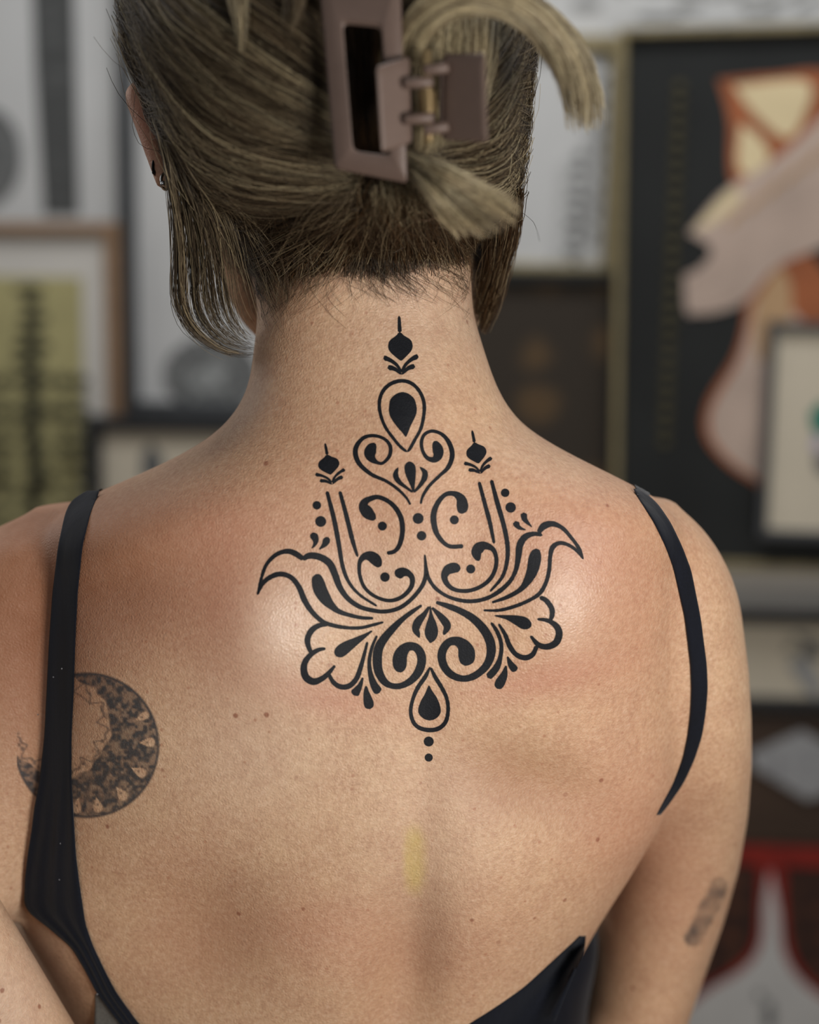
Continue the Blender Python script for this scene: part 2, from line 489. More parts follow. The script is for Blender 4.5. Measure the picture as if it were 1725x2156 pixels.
# ---------------------------------------------------------------- projecting onto a surface
class DepthMap:
    """distance along camera rays to a surface, on a coarse grid; used only to seat things on that surface"""
    def __init__(self, bvhs, x0, x1, y0, y1, step):
        self.x0, self.y0, self.step = x0, y0, step
        xs = np.arange(x0, x1 + 1, step); ys = np.arange(y0, y1 + 1, step)
        D = np.full((len(ys), len(xs)), np.nan)
        o = Vector(CAM)
        for j, py in enumerate(ys):
            R = rays(xs, np.full(len(xs), py))
            for i in range(len(xs)):
                r = R[i]; L = float(np.linalg.norm(r)); v = Vector(r / L)
                for b in bvhs:
                    hit = b.ray_cast(o, v)
                    if hit[0] is not None:
                        t = hit[3] / L
                        if not (D[j, i] <= t): D[j, i] = t
        # fill misses outward from the silhouette
        while np.isnan(D).any():
            P = np.pad(D, 1, constant_values=np.nan)
            S = np.stack([P[1:-1, :-2], P[1:-1, 2:], P[:-2, 1:-1], P[2:, 1:-1]])
            with np.errstate(all='ignore'):
                import warnings
                warnings.simplefilter('ignore')
                m = np.nanmean(S, 0)
            m = np.where(np.isnan(D), m, D)
            if np.isnan(m).all(): m[:] = DIST
            D = m
        self.D = D
    def __call__(self, px, py):
        fx = np.clip((px - self.x0) / self.step, 0, self.D.shape[1] - 1.001)
        fy = np.clip((py - self.y0) / self.step, 0, self.D.shape[0] - 1.001)
        i = fx.astype(int); j = fy.astype(int); a = fx - i; b = fy - j
        D = self.D
        return (D[j, i] * (1 - a) + D[j, i + 1] * a) * (1 - b) + (D[j + 1, i] * (1 - a) + D[j + 1, i + 1] * a) * b

def seat(px, py, off):
    """exact points on the body below image points, lifted by off along the surface normal"""
    o = Vector(CAM); out = np.zeros((len(px), 3))
    R = rays(px, py)
    for i in range(len(px)):
        h = body_bvh.ray_cast(o, Vector(R[i]).normalized())
        if h[0] is None:
            h = body_bvh.find_nearest(Vector(CAM + R[i] * (DIST + 0.06)))
        n = h[1]
        if n.dot(Vector(R[i])) > 0: n = -n
        out[i] = h[0] + n * off
    return out

# ---------------------------------------------------------------- main tattoo
STROKES = []
def S(*pts): STROKES.append(np.array(pts, float))
DOTS = []
def finial(tip, top, wf):
    tip = np.array(tip, float); up = np.array(top, float) - tip
    L = np.linalg.norm(up); up /= L; rt = np.array([-up[1], up[0]]) * wf
    def q(u, v, w): p = tip + rt * u * L + up * v * L; return (p[0], p[1], w * L)
    S(*[q(0, v, w) for v, w in ((1.0, .016), (.9, .026), (.8, .028), (.71, .034))])
    S(*[q(0, v, w * wf) for v, w in ((.72, .02), (.68, .045), (.645, .09), (.605, .155), (.56, .19), (.50, .205), (.44, .20), (.38, .165), (.32, .105), (.27, .05), (.235, .008))])
    for s in (-1, 1):
        S(q(s * .30, .285, .042), q(s * .27, .292, .042), q(s * .17, .245, .030), q(s * .07, .16, .024), q(0, .04, .018))
        S(q(s * .235, .12, .042), q(s * .20, .128, .042), q(s * .12, .105, .034), q(s * .05, .05, .024), q(0, 0, .012))
finial((846, 789), (840.5, 665), 1.0)
finial((1012, 997.5), (994, 906), 1.10)
finial((700, 1020), (685, 933), 1.22)
S((858,952,2),(845,942,3),(831,926,3),(810,895.6,3),(799.3,859,3.2),(804,828.7,3.5),(822,809,3.7),(848,802,3.7),(871,810.4,3.5),(887.6,831.7,3.4),(893.7,859,3.4),(887.6,898.7,3.2),(873.9,926,3),(864,944,3),(858,952,2))
S((848,825.5,20),(848,832,22.5),(848,841,25.5),(848,850,27.5),(848.5,862,29),(849,873,27.5),(850,885,22),(851.5,897,14.5),(853.5,908,7.5),(855,920,.8))
S((864.7,1063,2),(855.6,1047.8,2.5),(837.4,1029.5,3),(813,1012.8,3.2),(782.6,999,3.8),(758,977.8,4.6),(749,956.5,5),(752,938,4.5),(767,921.5,3.6),(788.7,917.5,3.2),(810,924.5,3.2),(822,939.7,3.5),(820.6,959.5,3.5),(807,974.7,3),(794.7,974,3.5),(783.6,966,8),(779.5,955,12),(783,944,11),(789,937,6),(792,935,2))
S((886,1061.5,2),(890.6,1044.7,2.6),(904,1023.4,3),(925.6,1002,3.2),(943.9,983.9,4.2),(952.4,959.5,4.8),(947,935,4.6),(931.7,915.4,3.6),(910.4,907.8,3.2),(893.7,915.4,3.2),(887.6,932,3.4),(890.6,950.4,3.4),(899.7,964,4),(913.4,968,6),(922,960,9.5),(922.5,948,11),(918,936,8),(914,929,3))
S((863,971.5,2),(863,976,8),(863.5,984,11.5),(865.5,1000,10),(868.5,1018,5.5),(871,1036,1))
S((839,984,.8),(834,995,4.5),(834.5,1005,5.6),(842,1016,4.4),(855,1026,3),(870,1037,2))
S((884,983,.8),(894.5,994,5),(894.5,1005,5.6),(889,1016,4.4),(881,1027,3),(871,1037,2))
S((688.6,1034,3.4),(703.5,1092.8,4.6),(712.8,1141,4.5),(722,1193,4),(735,1226,3.2),(757.3,1252,2.8),(794.4,1276.4,2.2))
S((715.7,1034,3.2),(729.4,1085,4.4),(742.4,1137,4.2),(753.6,1173,2.4))
S((660,1121,3),(661,1127,8),(665,1138,6),(662,1148,3),(656,1155,.8))
S((692,1131,3),(688,1138,7.5),(683,1147,5),(672,1157,.8))
S((792,1092,3),(786,1089,8),(775,1080,12.5),(767,1068,11),(768,1058,8),(778,1051,5.5),(798,1047,4.5),(824,1060,4.5),(842.6,1085,5),(848,1115,5),(842.6,1144.7,4.5),(831.5,1160.4,4),(814.8,1165,3.5))
S((973,1082,4),(973,1077,9),(974,1065,12),(970.6,1050,9.5),(957.6,1040,5.5),(939,1041,4.5),(922,1059,5),(913,1085,6),(916.8,1115,5.5),(928,1135.4,4.5),(946.5,1150,4),(976,1150,4.4))
S((1008.8,1014,3.2),(1020.7,1059,4),(1031.8,1100,4.2),(1041,1145,2.6))
S((1034.8,1010.4,3.4),(1046.7,1055.7,4.5),(1061.5,1107.6,4.6),(1069,1148.4,4.4),(1068,1181.8,4),(1057.8,1215,3.4),(1031.8,1246,2))
S((1103,1079,3),(1103.4,1084,6.5),(1106,1094.6,5),(1121,1110.5,.8))
S((1086,1097,3),(1087,1102,6.5),(1093,1110.6,4),(1108,1116,.8))
S((797,1195,4),(796,1188,9),(790.7,1178,12),(779.5,1171,10.5),(766.5,1172.5,7),(757.5,1185.5,4),(758,1211.5,3.5),(768.4,1237.4,3.5),(790.7,1256,3.5),(820,1264.5,3.6),(846,1257,4),(865,1238,4.5),(868.6,1219,5.2),(861,1207.8,6.5),(849,1204.5,9.5),(839,1209,10.5),(833,1213,6))
S((894.5,1168,1.2),(896.4,1193,3.2),(896,1215,4),(887,1237,4),(865,1263,4),(839,1281,4),(810,1287.5,4),(784.4,1285,4.2),(758,1277.5,4.5),(733.7,1261,5),(716,1236.8,6),(705,1208,7),(694,1186,7.2),(674,1173,7),(652,1170,6.5),(637,1178,4))
S((542,1253,1.5),(550.8,1217,3),(561.9,1188,3.5),(581.7,1168,4),(603.7,1160.8,5),(621,1165,6),(640,1178,5))
S((542,1253,1.5),(555,1227,4),(575,1212.5,5),(595,1209,5),(614.7,1217,5),(630,1236.8,5.5),(641,1263,6),(656.6,1287.4,5),(678.6,1308,4.5),(702.9,1317,4),(731.5,1321.6,3.5),(760,1321.6,3.3),(784.4,1316,3),(808.6,1309.5,2.2))
S((665,1209,3),(666.5,1213,9),(669.8,1225.7,13),(675,1243,14),(687,1263,11.5),(700,1277,7.5),(713.9,1287.4,5),(736,1295,4),(762,1300.6,3.5),(786.6,1301.7,2.6))
S((691.8,1314,3.5),(672,1317,5),(656.6,1327,6),(647.8,1344.7,6),(650,1362,5),(656.6,1376,4))
S((686,1365.6,2.6),(672,1367.8,4),(656.6,1376.6,5),(643,1393,6),(640,1410.8,7),(645.6,1427,7.5),(661,1435,7),(678.6,1428.4,5.5),(691.8,1417.4,4.5),(706,1400.8,2.3))
S((692,1419,3.5),(702.8,1437,4.5),(718,1446,5),(736,1443.8,5.5),(751,1428.4,5),(760,1404,4.5),(766.7,1380,3.5),(774,1351,2.3))
S((708,1382,4),(712,1377,10),(719,1370,12.5),(731.5,1361,11.5),(751,1349,7.5),(769,1338,3.8),(784,1328,1.3))
S((794,1338,2),(784,1362,3),(778,1391,3.5),(780,1417,4.8),(787,1440,7.5),(796,1455,9),(799,1459,6))
S((764.5,1426,1.5),(758,1443.8,5),(748,1459,9),(745,1464,6))
S((771,1443.8,1.5),(772,1459,6),(776,1478,10),(778,1488,9),(779,1493,4))
S((888.7,1274,2.2),(871,1286,4),(850,1301.7,5),(829.6,1321,7),(810,1343.5,8.5),(798,1364,9.5),(794.8,1387,9.5),(797.4,1413,9),(808.7,1434,7.5),(824,1443.5,6),(843.5,1444,6),(864,1434,7),(880,1416.5,8.5),(887.8,1395.6,9),(886,1376,9),(875.8,1363,8.5),(861,1361,9),(849.7,1368.8,12),(843,1381.7,14.3),(842,1396,14.5),(843,1408,11.5),(844,1416,4))
S((918,1267.8,2.8),(942.6,1275.7,5.5),(968.7,1286,6.5),(994.8,1301,8),(1015.6,1321,9),(1029.6,1343.5,9.5),(1034.8,1366,9.5),(1031,1388.7,8.5),(1019,1407.8,7.5),(998,1423.5,7),(975.6,1428.7,6.5),(953,1421.7,7.5),(937.4,1406,8),(930.4,1385,8.5),(933.9,1366,8.5),(946,1352,8),(961.7,1350,9.5),(974.6,1357.6,13),(982,1370.6,17),(983,1384,17),(981,1394.6,13),(980,1402,4))
S((906,1275,.8),(907.8,1294.8,3.6),(908.7,1312,10),(908.7,1329.6,14),(907.8,1343.5,10.5),(907,1349,6),(906,1354,.8))
S((904,1277,2),(893.9,1293,5),(881,1308.7,8.5),(875.7,1324,7.5),(880,1334.8,5),(883.5,1343,.8))
S((909.6,1279,2),(921.7,1291,5),(936,1307,8),(942,1319,7.5),(936.6,1332,3.8),(934,1337,.8))
S((906,1404,1.5),(895.6,1425,4),(880,1447.8,4),(869.6,1472,3.5),(865,1498,3.5),(871,1520.9,4),(885,1533,4.2),(906,1537,4.4),(925,1533,4.2),(939,1519,4),(944,1494.8,3.6),(940.9,1470,3.6),(930.4,1447.8,4),(916.5,1425,4),(907,1405,2))
S((903.5,1443,.8),(904,1454.8,6),(905,1468.7,14.5),(905,1482.6,21),(904.7,1494.8,23.5),(904.7,1506,22),(904.5,1517,19))
S((1009,1181,3),(1005.4,1172,8),(1004,1162,11),(1010,1153,11.5),(1022,1149,8),(1038.6,1157,5),(1045.5,1176,4),(1043,1199,4),(1031.6,1220,4),(1010.7,1236,4),(985,1244,4),(959.7,1242,4),(943.5,1231.6,5),(936,1215,6.5),(942,1201,9.5),(955,1195.6,11),(965,1197,8),(970,1198,4))
S((895,1167,1.2),(898,1199,3.4),(904,1220,3.5),(920,1241,3.5),(945.8,1257,3.5),(976,1265,4),(1003.8,1265,4),(1031.6,1257,4),(1057,1241,4.5),(1075.7,1222,4),(1087,1199,4.5),(1092,1171,6),(1095,1148,7),(1105.8,1131,6.5),(1124.4,1124,4.5),(1143,1127,3))
S((1133.6,1122.5,4),(1145,1108,7),(1163.8,1103,5.5),(1184.7,1112,4),(1203,1132,3.5),(1219.5,1155,3.5),(1228.7,1178,1.2))
S((1228.7,1178,1.2),(1214.8,1159.7,3),(1196,1147,3.5),(1177.7,1143.5,4),(1163.8,1152.8,5),(1159,1171,4),(1156.8,1199,4),(1149.9,1227,4),(1136,1250,4),(1110.4,1266,3.5),(1080,1278,3.5),(1050,1285,3),(1017.7,1285,1.8))
S((1129,1155,3),(1129,1161,9),(1126.7,1176,13),(1122,1199,12),(1112.8,1220,9),(1096.5,1241,5),(1068.7,1257,4),(1036,1268.7,2))
S((1136,1257,4),(1149.9,1264,5),(1161.5,1280,5.5),(1163,1294,5),(1159,1307,3))
S((1131,1303.5,2.2),(1152,1306,4),(1170.7,1317,6),(1177.7,1333.6,7),(1170.7,1353,7),(1152,1361.5,6),(1133.6,1356.8,5),(1117,1338,2.5))
S((1131,1359,4),(1122,1377.7,5),(1105.8,1384.7,5.5),(1087,1377.7,5),(1073,1359,5),(1064,1336,4),(1050,1312.8,2))
S((1041,1296,.8),(1068.7,1300,5),(1092,1307,11),(1106,1313,12.5),(1115,1317,8),(1119,1319,4))
S((1034,1310,2.8),(1047.8,1331,4),(1056,1357,4),(1053.6,1384.7,4.5),(1045.5,1406,7),(1031,1423,7),(1027,1427,4.5))
S((1066,1401,1.2),(1062,1420,7),(1054,1436,10),(1049,1446,8),(1047,1450,5))
S((1068.7,1382,1.2),(1075.7,1398,6),(1084,1409,7.5),(1087,1413,4.5))
DOTS += [(667.5,1064,9),(675.6,1098,11.5),(805.5,1107.6,9.5),(880.8,1091.6,11.5),(888,1128,10),(956.9,1094.6,9.5),(1064,1037.8,9),(1075.6,1068.6,11),
         (811,1215,10),(991.5,1198,9.5),(903,1561,10.5),(903,1594.8,8.5)]

TATTOO_PX = []
def build_tattoo():
    PP = []; FF = []; base = 0
    for st in STROKES:
        ln = np.sum(np.linalg.norm(np.diff(st[:, :2], axis=0), axis=1))
        n = max(10, int(ln / (1.6 if st[:, 2].max() > 7 else 3.0)))
        C = catmull(st, n)
        w = np.maximum(C[:, 2], 0.4)
        w = w + np.where(w > 1.2, 0.35, 0) + 0.16 * rng.standard_normal(n)
        if n > 12 and st[:, 2].max() > 7:
            kk = np.array([1, 4, 6, 4, 1]) / 16.0
            for _ in range(1): w[2:-2] = np.convolve(w, kk, 'valid')
        T = np.gradient(C[:, :2], axis=0); T /= np.linalg.norm(T, axis=1)[:, None] + 1e-9
        # round ends
        s = np.linspace(0, ln, n)
        for end, we in ((s, w[0]), (ln - s, w[-1])):
            we = max(we, .5)
            w = np.where(end < we, np.sqrt(np.clip(1 - (1 - end / we) ** 2, 0.0, 1)) * w + 0.15, w)
        Nn = np.stack([-T[:, 1], T[:, 0]], 1)
        m = 3 if st[:, 2].max() < 8 else 7
        k = np.linspace(-1, 1, m)
        P = C[:, None, :2] + Nn[:, None, :] * (w[:, None] * k[None, :])[..., None]
        TATTOO_PX.append(C[::2])
        idx = base + np.arange(n * m).reshape(n, m)
        FF.append(np.stack([idx[:-1, :-1].ravel(), idx[1:, :-1].ravel(), idx[1:, 1:].ravel(), idx[:-1, 1:].ravel()], 1))
        PP.append(P.reshape(-1, 2)); base += n * m
    for (x, y, r) in DOTS:
        m = 9; g = np.linspace(-1, 1, m)
        A, B = np.meshgrid(g, g, indexing='ij')
        U = A * np.sqrt(1 - B * B / 2) * r + x; V = B * np.sqrt(1 - A * A / 2) * r + y
        idx = base + np.arange(m * m).reshape(m, m)
        FF.append(np.stack([idx[:-1, :-1].ravel(), idx[1:, :-1].ravel(), idx[1:, 1:].ravel(), idx[:-1, 1:].ravel()], 1))
        PP.append(np.stack([U.ravel(), V.ravel()], 1)); base += m * m
    P = np.vstack(PP)
    V = seat(P[:, 0], P[:, 1], 0.00016)
    return V, np.vstack(FF)
TV, TF = build_tattoo()
o = child(mesh_obj('back_tattoo', TV, TF, M_INK))
o['label'] = 'black ornamental lotus and scroll tattoo'

def field_patch(name, x0, x1, y0, y1, step, fn, mat, label):
    xs = np.arange(x0, x1 + .1, step); ys = np.arange(y0, y1 + .1, step)
    X, Y = np.meshgrid(xs, ys)
    A = fn(X, Y)
    keep = A > 0.02
    q = keep[:-1, :-1] | keep[1:, :-1] | keep[:-1, 1:] | keep[1:, 1:]
    idx = np.arange(X.size).reshape(X.shape)
    J, I = np.nonzero(q)
    Fc = np.stack([idx[J, I], idx[J + 1, I], idx[J + 1, I + 1], idx[J, I + 1]], 1)
    used = np.unique(Fc)
    re = np.full(X.size, -1); re[used] = np.arange(len(used))
    V = seat(X.ravel()[used], Y.ravel()[used], 0.00018)
    o = child(mesh_obj(name, V, re[Fc], mat, attrs={'ink': np.clip(A.ravel()[used], 0, 1)}))
    o['label'] = label
    return o

def vnoise(X, Y, s, seed):
    r = np.random.default_rng(seed); G = r.random((64, 64))
    x = X / s % 63; y = Y / s % 63
    i = x.astype(int); j = y.astype(int); a = x - i; b = y - j
    a = a * a * (3 - 2 * a); b = b * b * (3 - 2 * b)
    i2 = (i + 1) % 64; j2 = (j + 1) % 64
    return (G[j, i] * (1 - a) + G[j, i2] * a) * (1 - b) + (G[j2, i] * (1 - a) + G[j2, i2] * a) * b

def moon(X, Y):
    cx, cy, R = 183.0, 1569.0, 154.0
    d = np.hypot(X - cx, Y - cy)
    di = np.hypot((X - 128), (Y - 1530)) - 104 - 14 * (vnoise(X, Y, 17, 3) - .5)
    outer = np.clip((R - d) / 3, 0, 1)
    inner = np.clip(di / 4, 0, 1)
    band = outer * inner
    lace = np.clip((vnoise(X, Y, 6, 5) * .5 + vnoise(X, Y, 11, 9) * .5 - .33) * 3.2, 0.0, 1)
    a = band * (0.34 + 0.44 * lace)
    ring = np.clip(1 - np.abs(d - R + 4) / 5, 0, 1) * inner
    a = np.maximum(a, ring * 0.85)
    for k, (px, py) in enumerate(((299,1510),(310,1563),(292,1624),(255,1670),(206,1694),(163,1696))):
        an = math.atan2(py - cy, px - cx)
        u = (X - px) * math.cos(an) + (Y - py) * math.sin(an); v = -(X - px) * math.sin(an) + (Y - py) * math.cos(an)
        wv = 15 * np.clip(0.62 + u / 34, 0.1, 1) * (1 if k else .8)
        e = np.hypot(u / 19, v / wv)
        a = np.where(e < 1, a * np.clip((e - .80) * 5, 0.02, 1), a)
        a = np.maximum(a, 0.7 * np.clip(1 - np.hypot(X - px, Y - py) / 3.5, 0, 1))
    # loose curls along the inner rim
    ri = np.hypot(X - 128, Y - 1530); ang = np.arctan2(Y - 1530, X - 128)
    wave = 92 + 9 * np.sin(ang * 11) + 5 * np.sin(ang * 23 + 1)
    a = np.maximum(a, .5 * np.clip(1 - np.abs(ri - wave) / 4.5, 0, 1) * (ang > -1.2))
    a = np.maximum(a, .5 * np.clip((vnoise(X, Y, 8, 31) - .55) * 6, 0, 1) * np.clip(1 - np.abs(ri - 93) / 12, 0, 1) * (ang > -.6))
    a = np.maximum(a, .35 * np.clip(1 - np.abs(ri - 78) / 3, 0, 1) * (ang < -.7))
    tipcut = np.clip((Y - 1538) / 8, 0, 1)
    a = np.where(X < 120, a * np.where(Y > 1480, tipcut, 0), a)
    a = a * np.where((Y < 1470) & (X < 150), 0, 1)
    return a * 0.92
field_patch('crescent_tattoo', 36, 340, 1410, 1726, 2.5, moon, M_OLDINK, 'faded grey crescent moon tattoo with lace pattern')

def armtat(X, Y):
    ax, ay, bx, by = 1514.0, 1866.0, 1462.0, 1972.0
    t = np.clip(((X - ax) * (bx - ax) + (Y - ay) * (by - ay)) / ((bx - ax) ** 2 + (by - ay) ** 2), 0, 1)
    d = np.hypot(X - ax - t * (bx - ax), Y - ay - t * (by - ay))
    return np.clip((19 + 7 * vnoise(X, Y, 22, 12) - d) / 7, 0, 1) * np.clip(.5 + (vnoise(X, Y, 20, 11) - .4) * .8, 0.2, 1) * .60
field_patch('arm_tattoo', 1420, 1540, 1836, 2004, 4, armtat, M_OLDINK, 'small faded grey tattoo on the upper arm')

# ---------------------------------------------------------------- top
def cloth_mat(name, col):
    m, nt, p = new_mat(name)
    n = noise(nt, 900, 3, 0.7)
    st = noise(nt, 60, 3, 0.6, stretch=(1, 1, 0.12))
    c = mixc(nt, 0.5, ramp(nt, n.outputs['Fac'], [(0.3, tuple(c * .5 for c in col[:3]) + (1,)), (0.75, tuple(c * 1.8 for c in col[:3]) + (1,))]).outputs[0],
             ramp(nt, st.outputs['Fac'], [(0.35, tuple(c * .6 for c in col[:3]) + (1,)), (0.7, tuple(c * 1.6 for c in col[:3]) + (1,))]).outputs[0])
    nt.links.new(c, p.inputs['Base Color'])
    p.inputs['Roughness'].default_value = 0.85
    p.inputs['Specular IOR Level'].default_value = 0.2
    p.inputs['Sheen Weight'].default_value = 0.12
    bump(nt, p, st.outputs['Fac'], 0.6, 0.0012)
    return m
M_CLOTH = cloth_mat('navy_black_cotton', (0.0040, 0.0052, 0.0100, 1))
M_LINING = cloth_mat('grey_cotton', lin(104, 104, 100))
M_FLUFF = simple('white_lint', lin(190, 190, 196), 0.9)

def cloth_strip(name, rows, parent, mat, off=0.0016, m=12, step=7, folds=0.0, thick=0.0016):
    R = np.array(rows, float)
    ys = np.arange(R[0, 0], R[-1, 0] + .1, step)
    L = np.interp(ys, R[:, 0], R[:, 1]); Q = np.interp(ys, R[:, 0], R[:, 2])
    for arr in (L, Q):
        k = np.array([.25, .5, .25])
        for _ in range(3): arr[1:-1] = np.convolve(arr, k, 'valid')
    u = np.linspace(0, 1, m)
    PX = L[:, None] * (1 - u) + Q[:, None] * u
    PY = np.repeat(ys[:, None], m, 1)
    V = seat(PX.ravel(), PY.ravel(), off).reshape(len(ys), m, 3)
    # cloth bridges small hollows: relax and keep outside the skin
    D = (V - CAM) @ FWD
    for _ in range(30):
        E = np.pad(D, 1, mode='edge')
        A = (E[:-2, 1:-1] + E[2:, 1:-1] + E[1:-1, :-2] + E[1:-1, 2:]) / 4
        D = np.minimum(D, A)
    edge = np.sin(np.pi * u) ** 0.5 * 0.0008
    D = D - edge[None, :]
    if folds:
        D = D - folds * (0.5 + 0.5 * np.sin(u[None, :] * 19 + ys[:, None] * 0.012)) * np.clip((ys[:, None] - 1600) / 200, 0, 1)
    V = CAM + rays(PX, PY) * D[..., None]
    n = len(ys)
    F1 = V.reshape(-1, 3); F2 = F1 + np.array([0, thick, 0])
    idx = np.arange(n * m).reshape(n, m); B = idx + n * m
    q = lambda a, b, c, d: np.stack([a.ravel(), b.ravel(), c.ravel(), d.ravel()], 1)
    Fc = [q(idx[:-1, :-1], idx[1:, :-1], idx[1:, 1:], idx[:-1, 1:]), q(B[:-1, :-1], B[:-1, 1:], B[1:, 1:], B[1:, :-1]),
          q(idx[:-1, 0], B[:-1, 0], B[1:, 0], idx[1:, 0]), q(idx[:-1, -1], idx[1:, -1], B[1:, -1], B[:-1, -1]),
          q(idx[0, :-1], idx[0, 1:], B[0, 1:], B[0, :-1]), q(idx[-1, :-1], B[-1, :-1], B[-1, 1:], idx[-1, 1:])]
    o = mesh_obj(name, np.vstack([F1, F2]), np.vstack(Fc), mat)
    return o

top = child(cloth_strip('tank_top', [(1034, 182, 208), (1044, 160, 207), (1056, 148, 200), (1080, 137, 190), (1150, 122, 173), (1250, 110, 163), (1350, 103, 158), (1450, 98, 155), (1550, 93, 150),
    (1650, 82, 150), (1700, 72, 153), (1750, 66, 156), (1800, 58, 159), (1850, 52, 165), (1905, 50, 173), (1925, 62, 176), (1950, 97, 180), (1995, 150, 196), (2050, 182, 222), (2092, 203, 244),
    (2156, 252, 290), (2250, 330, 380), (2380, 480, 560)], None, M_CLOTH, folds=0.0016, m=16))
top['label'] = 'black low-backed top with thin straps'
def sub(o):
    o.parent = top
    return o
sub(cloth_strip('shoulder_strap', [(1030, 1335, 1346), (1040, 1338, 1364), (1060, 1352, 1386), (1100, 1378, 1413), (1150, 1402, 1437), (1200, 1420, 1456), (1300, 1443, 1476), (1400, 1455, 1489), (1450, 1457, 1491),
    (1500, 1455, 1487), (1550, 1449, 1479), (1600, 1438, 1463), (1650, 1418, 1440), (1700, 1391, 1405), (1722, 1380, 1386)], None, M_CLOTH, m=8))
sub(cloth_strip('back_panel', [(1972, 1220, 1234), (2000, 1190, 1232), (2030, 1158, 1219), (2080, 1104, 1198), (2125, 1040, 1180), (2156, 990, 1168), (2250, 860, 1150), (2380, 640, 1146)], None, M_CLOTH, m=16))
sub(cloth_strip('side_lining', [(2094, 200, 206), (2120, 200, 226), (2156, 198, 256), (2250, 196, 334), (2380, 200, 480)], None, M_LINING, off=0.0008, m=10))
def over_shoulder(pxl, pxr, py, n=10):
    a, b = seat([pxl, pxr], [py, py], .001)
    rows = []
    for i in range(n):
        row = []
        for k in range(5):
            p = a + (b - a) * k / 4
            q = Vector((p[0] + (-0.0006 if p[0] < 0 else 0.0006) * i, p[1] + 0.0075 * i, p[2] + .10))
            h = body_bvh.ray_cast(q, Vector((0, 0, -1)))
            row.append(np.array(h[0] + h[1] * .0009) if h[0] is not None else p)
        rows.append(row)
    V = np.array(rows).reshape(-1, 3); N2 = len(V)
    idx = np.arange(N2).reshape(n, 5)
    q = np.stack([idx[:-1, :-1].ravel(), idx[:-1, 1:].ravel(), idx[1:, 1:].ravel(), idx[1:, :-1].ravel()], 1)
    V2 = V + np.array([0, 0, -.0010])
    sub(mesh_obj('strap_top', np.vstack([V, V2]), np.vstack([q, q[:, ::-1] + N2]), M_CLOTH))
over_shoulder(146, 203, 1052)
over_shoulder(1338, 1366, 1044)
FRV, FRF = surface_nets(slices(GAP_SHADE_R, GX, GY, GZ, 2.1), GX, GY, GZ)
sub(mesh_obj('front_panel', smooth_mesh(FRV, FRF, 3), FRF, M_CLOTH))  # black cloth filler standing in for shade between torso and arm
for (px, py) in ((142, 1770), (130, 1423), (147, 1405), (216, 2081), (139, 1845), (88, 1500)):
    c = seat([px], [py], 0.0048)[0]; r = 0.00045; b = 0; lv = []; lf = []
    for d in ((1,0,0),(-1,0,0),(0,1,0),(0,-1,0),(0,0,1),(0,0,-1)): lv.append(c + np.array(d) * r)
    lf += [(b+a, b+q2, b+s2) for a in (0,1) for q2 in (2,3) for s2 in (4,5)]
    sub(mesh_obj('lint_speck', lv, np.array(lf), M_FLUFF))

# ---------------------------------------------------------------- hair
HX = np.arange(-0.20, 0.12, H); HY = np.arange(-0.06, 0.19, H); HZ = np.arange(TARGET[2] + 0.06, TARGET[2] + 0.40, H)
HAIRMASS = [(-420, 640, 770, .085, .03), (-390, 560, 850, .085, .05), (-330, 450, 960, .085, .068), (-240, 352, 1050, .083, .084), (-120, 284, 1110, .080, .097), (0, 262, 1124, .076, .104), (100, 270, 1121, .072, .108), (150, 290, 1118, .071, .108),
            (200, 312, 1112, .070, .108), (300, 340, 1103, .070, .102), (400, 392, 1095, .072, .088), (450, 445, 1082, .074, .076), (500, 540, 1040, .078, .064), (535, 630, 985, .084, .054), (550, 680, 960, .086, .048)]
HF = slices(HAIRMASS, HX, HY, HZ, 2.1)
zz = HZ[None, None, :]; yy = HY[None, :, None]
HF = np.maximum(HF, (yy - 0.135 - (zz - TARGET[2] - 0.26) * 0.5))        # face stays free
HV, HFc = surface_nets(HF, HX, HY, HZ)
HV = smooth_mesh(HV, HFc, 3)
hair_bvh = BVHTree.FromPolygons([tuple(v) for v in HV.tolist()], [tuple(f) for f in HFc.tolist()])
DM = DepthMap([hair_bvh, body_bvh], 200, 1200, -400, 860, 10)

DARK = np.array(lin(48, 39, 28)[:3]); MIDB = np.array(lin(92, 76, 57)[:3]); LITE = np.array(lin(160, 143, 112)[:3]); BLOND = np.array(lin(206, 192, 156)[:3]); NAPE = np.array(lin(92, 66, 40)[:3])
def palette(kind, n):
    r = rng.random(n)[:, None]
    if kind == 'crown':
        return np.where(r < .5, DARK + (MIDB - DARK) * (r / .5), MIDB + (LITE - MIDB) * ((r - .5) / .5) ** 2.6)
    if kind == 'blond':
        return np.where(r < .35, MIDB + (LITE - MIDB) * (r / .35), LITE + (BLOND - LITE) * ((r - .35) / .65))
    if kind == 'nape':
        return np.where(r < .75, DARK * .8 + (NAPE - DARK * .8) * (r / .75), NAPE + (LITE - NAPE) * ((r - .75) / .25))
    if kind == 'lock':
        return np.where(r < .5, DARK + (MIDB - DARK) * (r / .5), MIDB + (LITE - MIDB) * ((r - .5) / .5))
    if kind == 'dark':
        return DARK * .45 + (NAPE * .7 - DARK * .45) * r

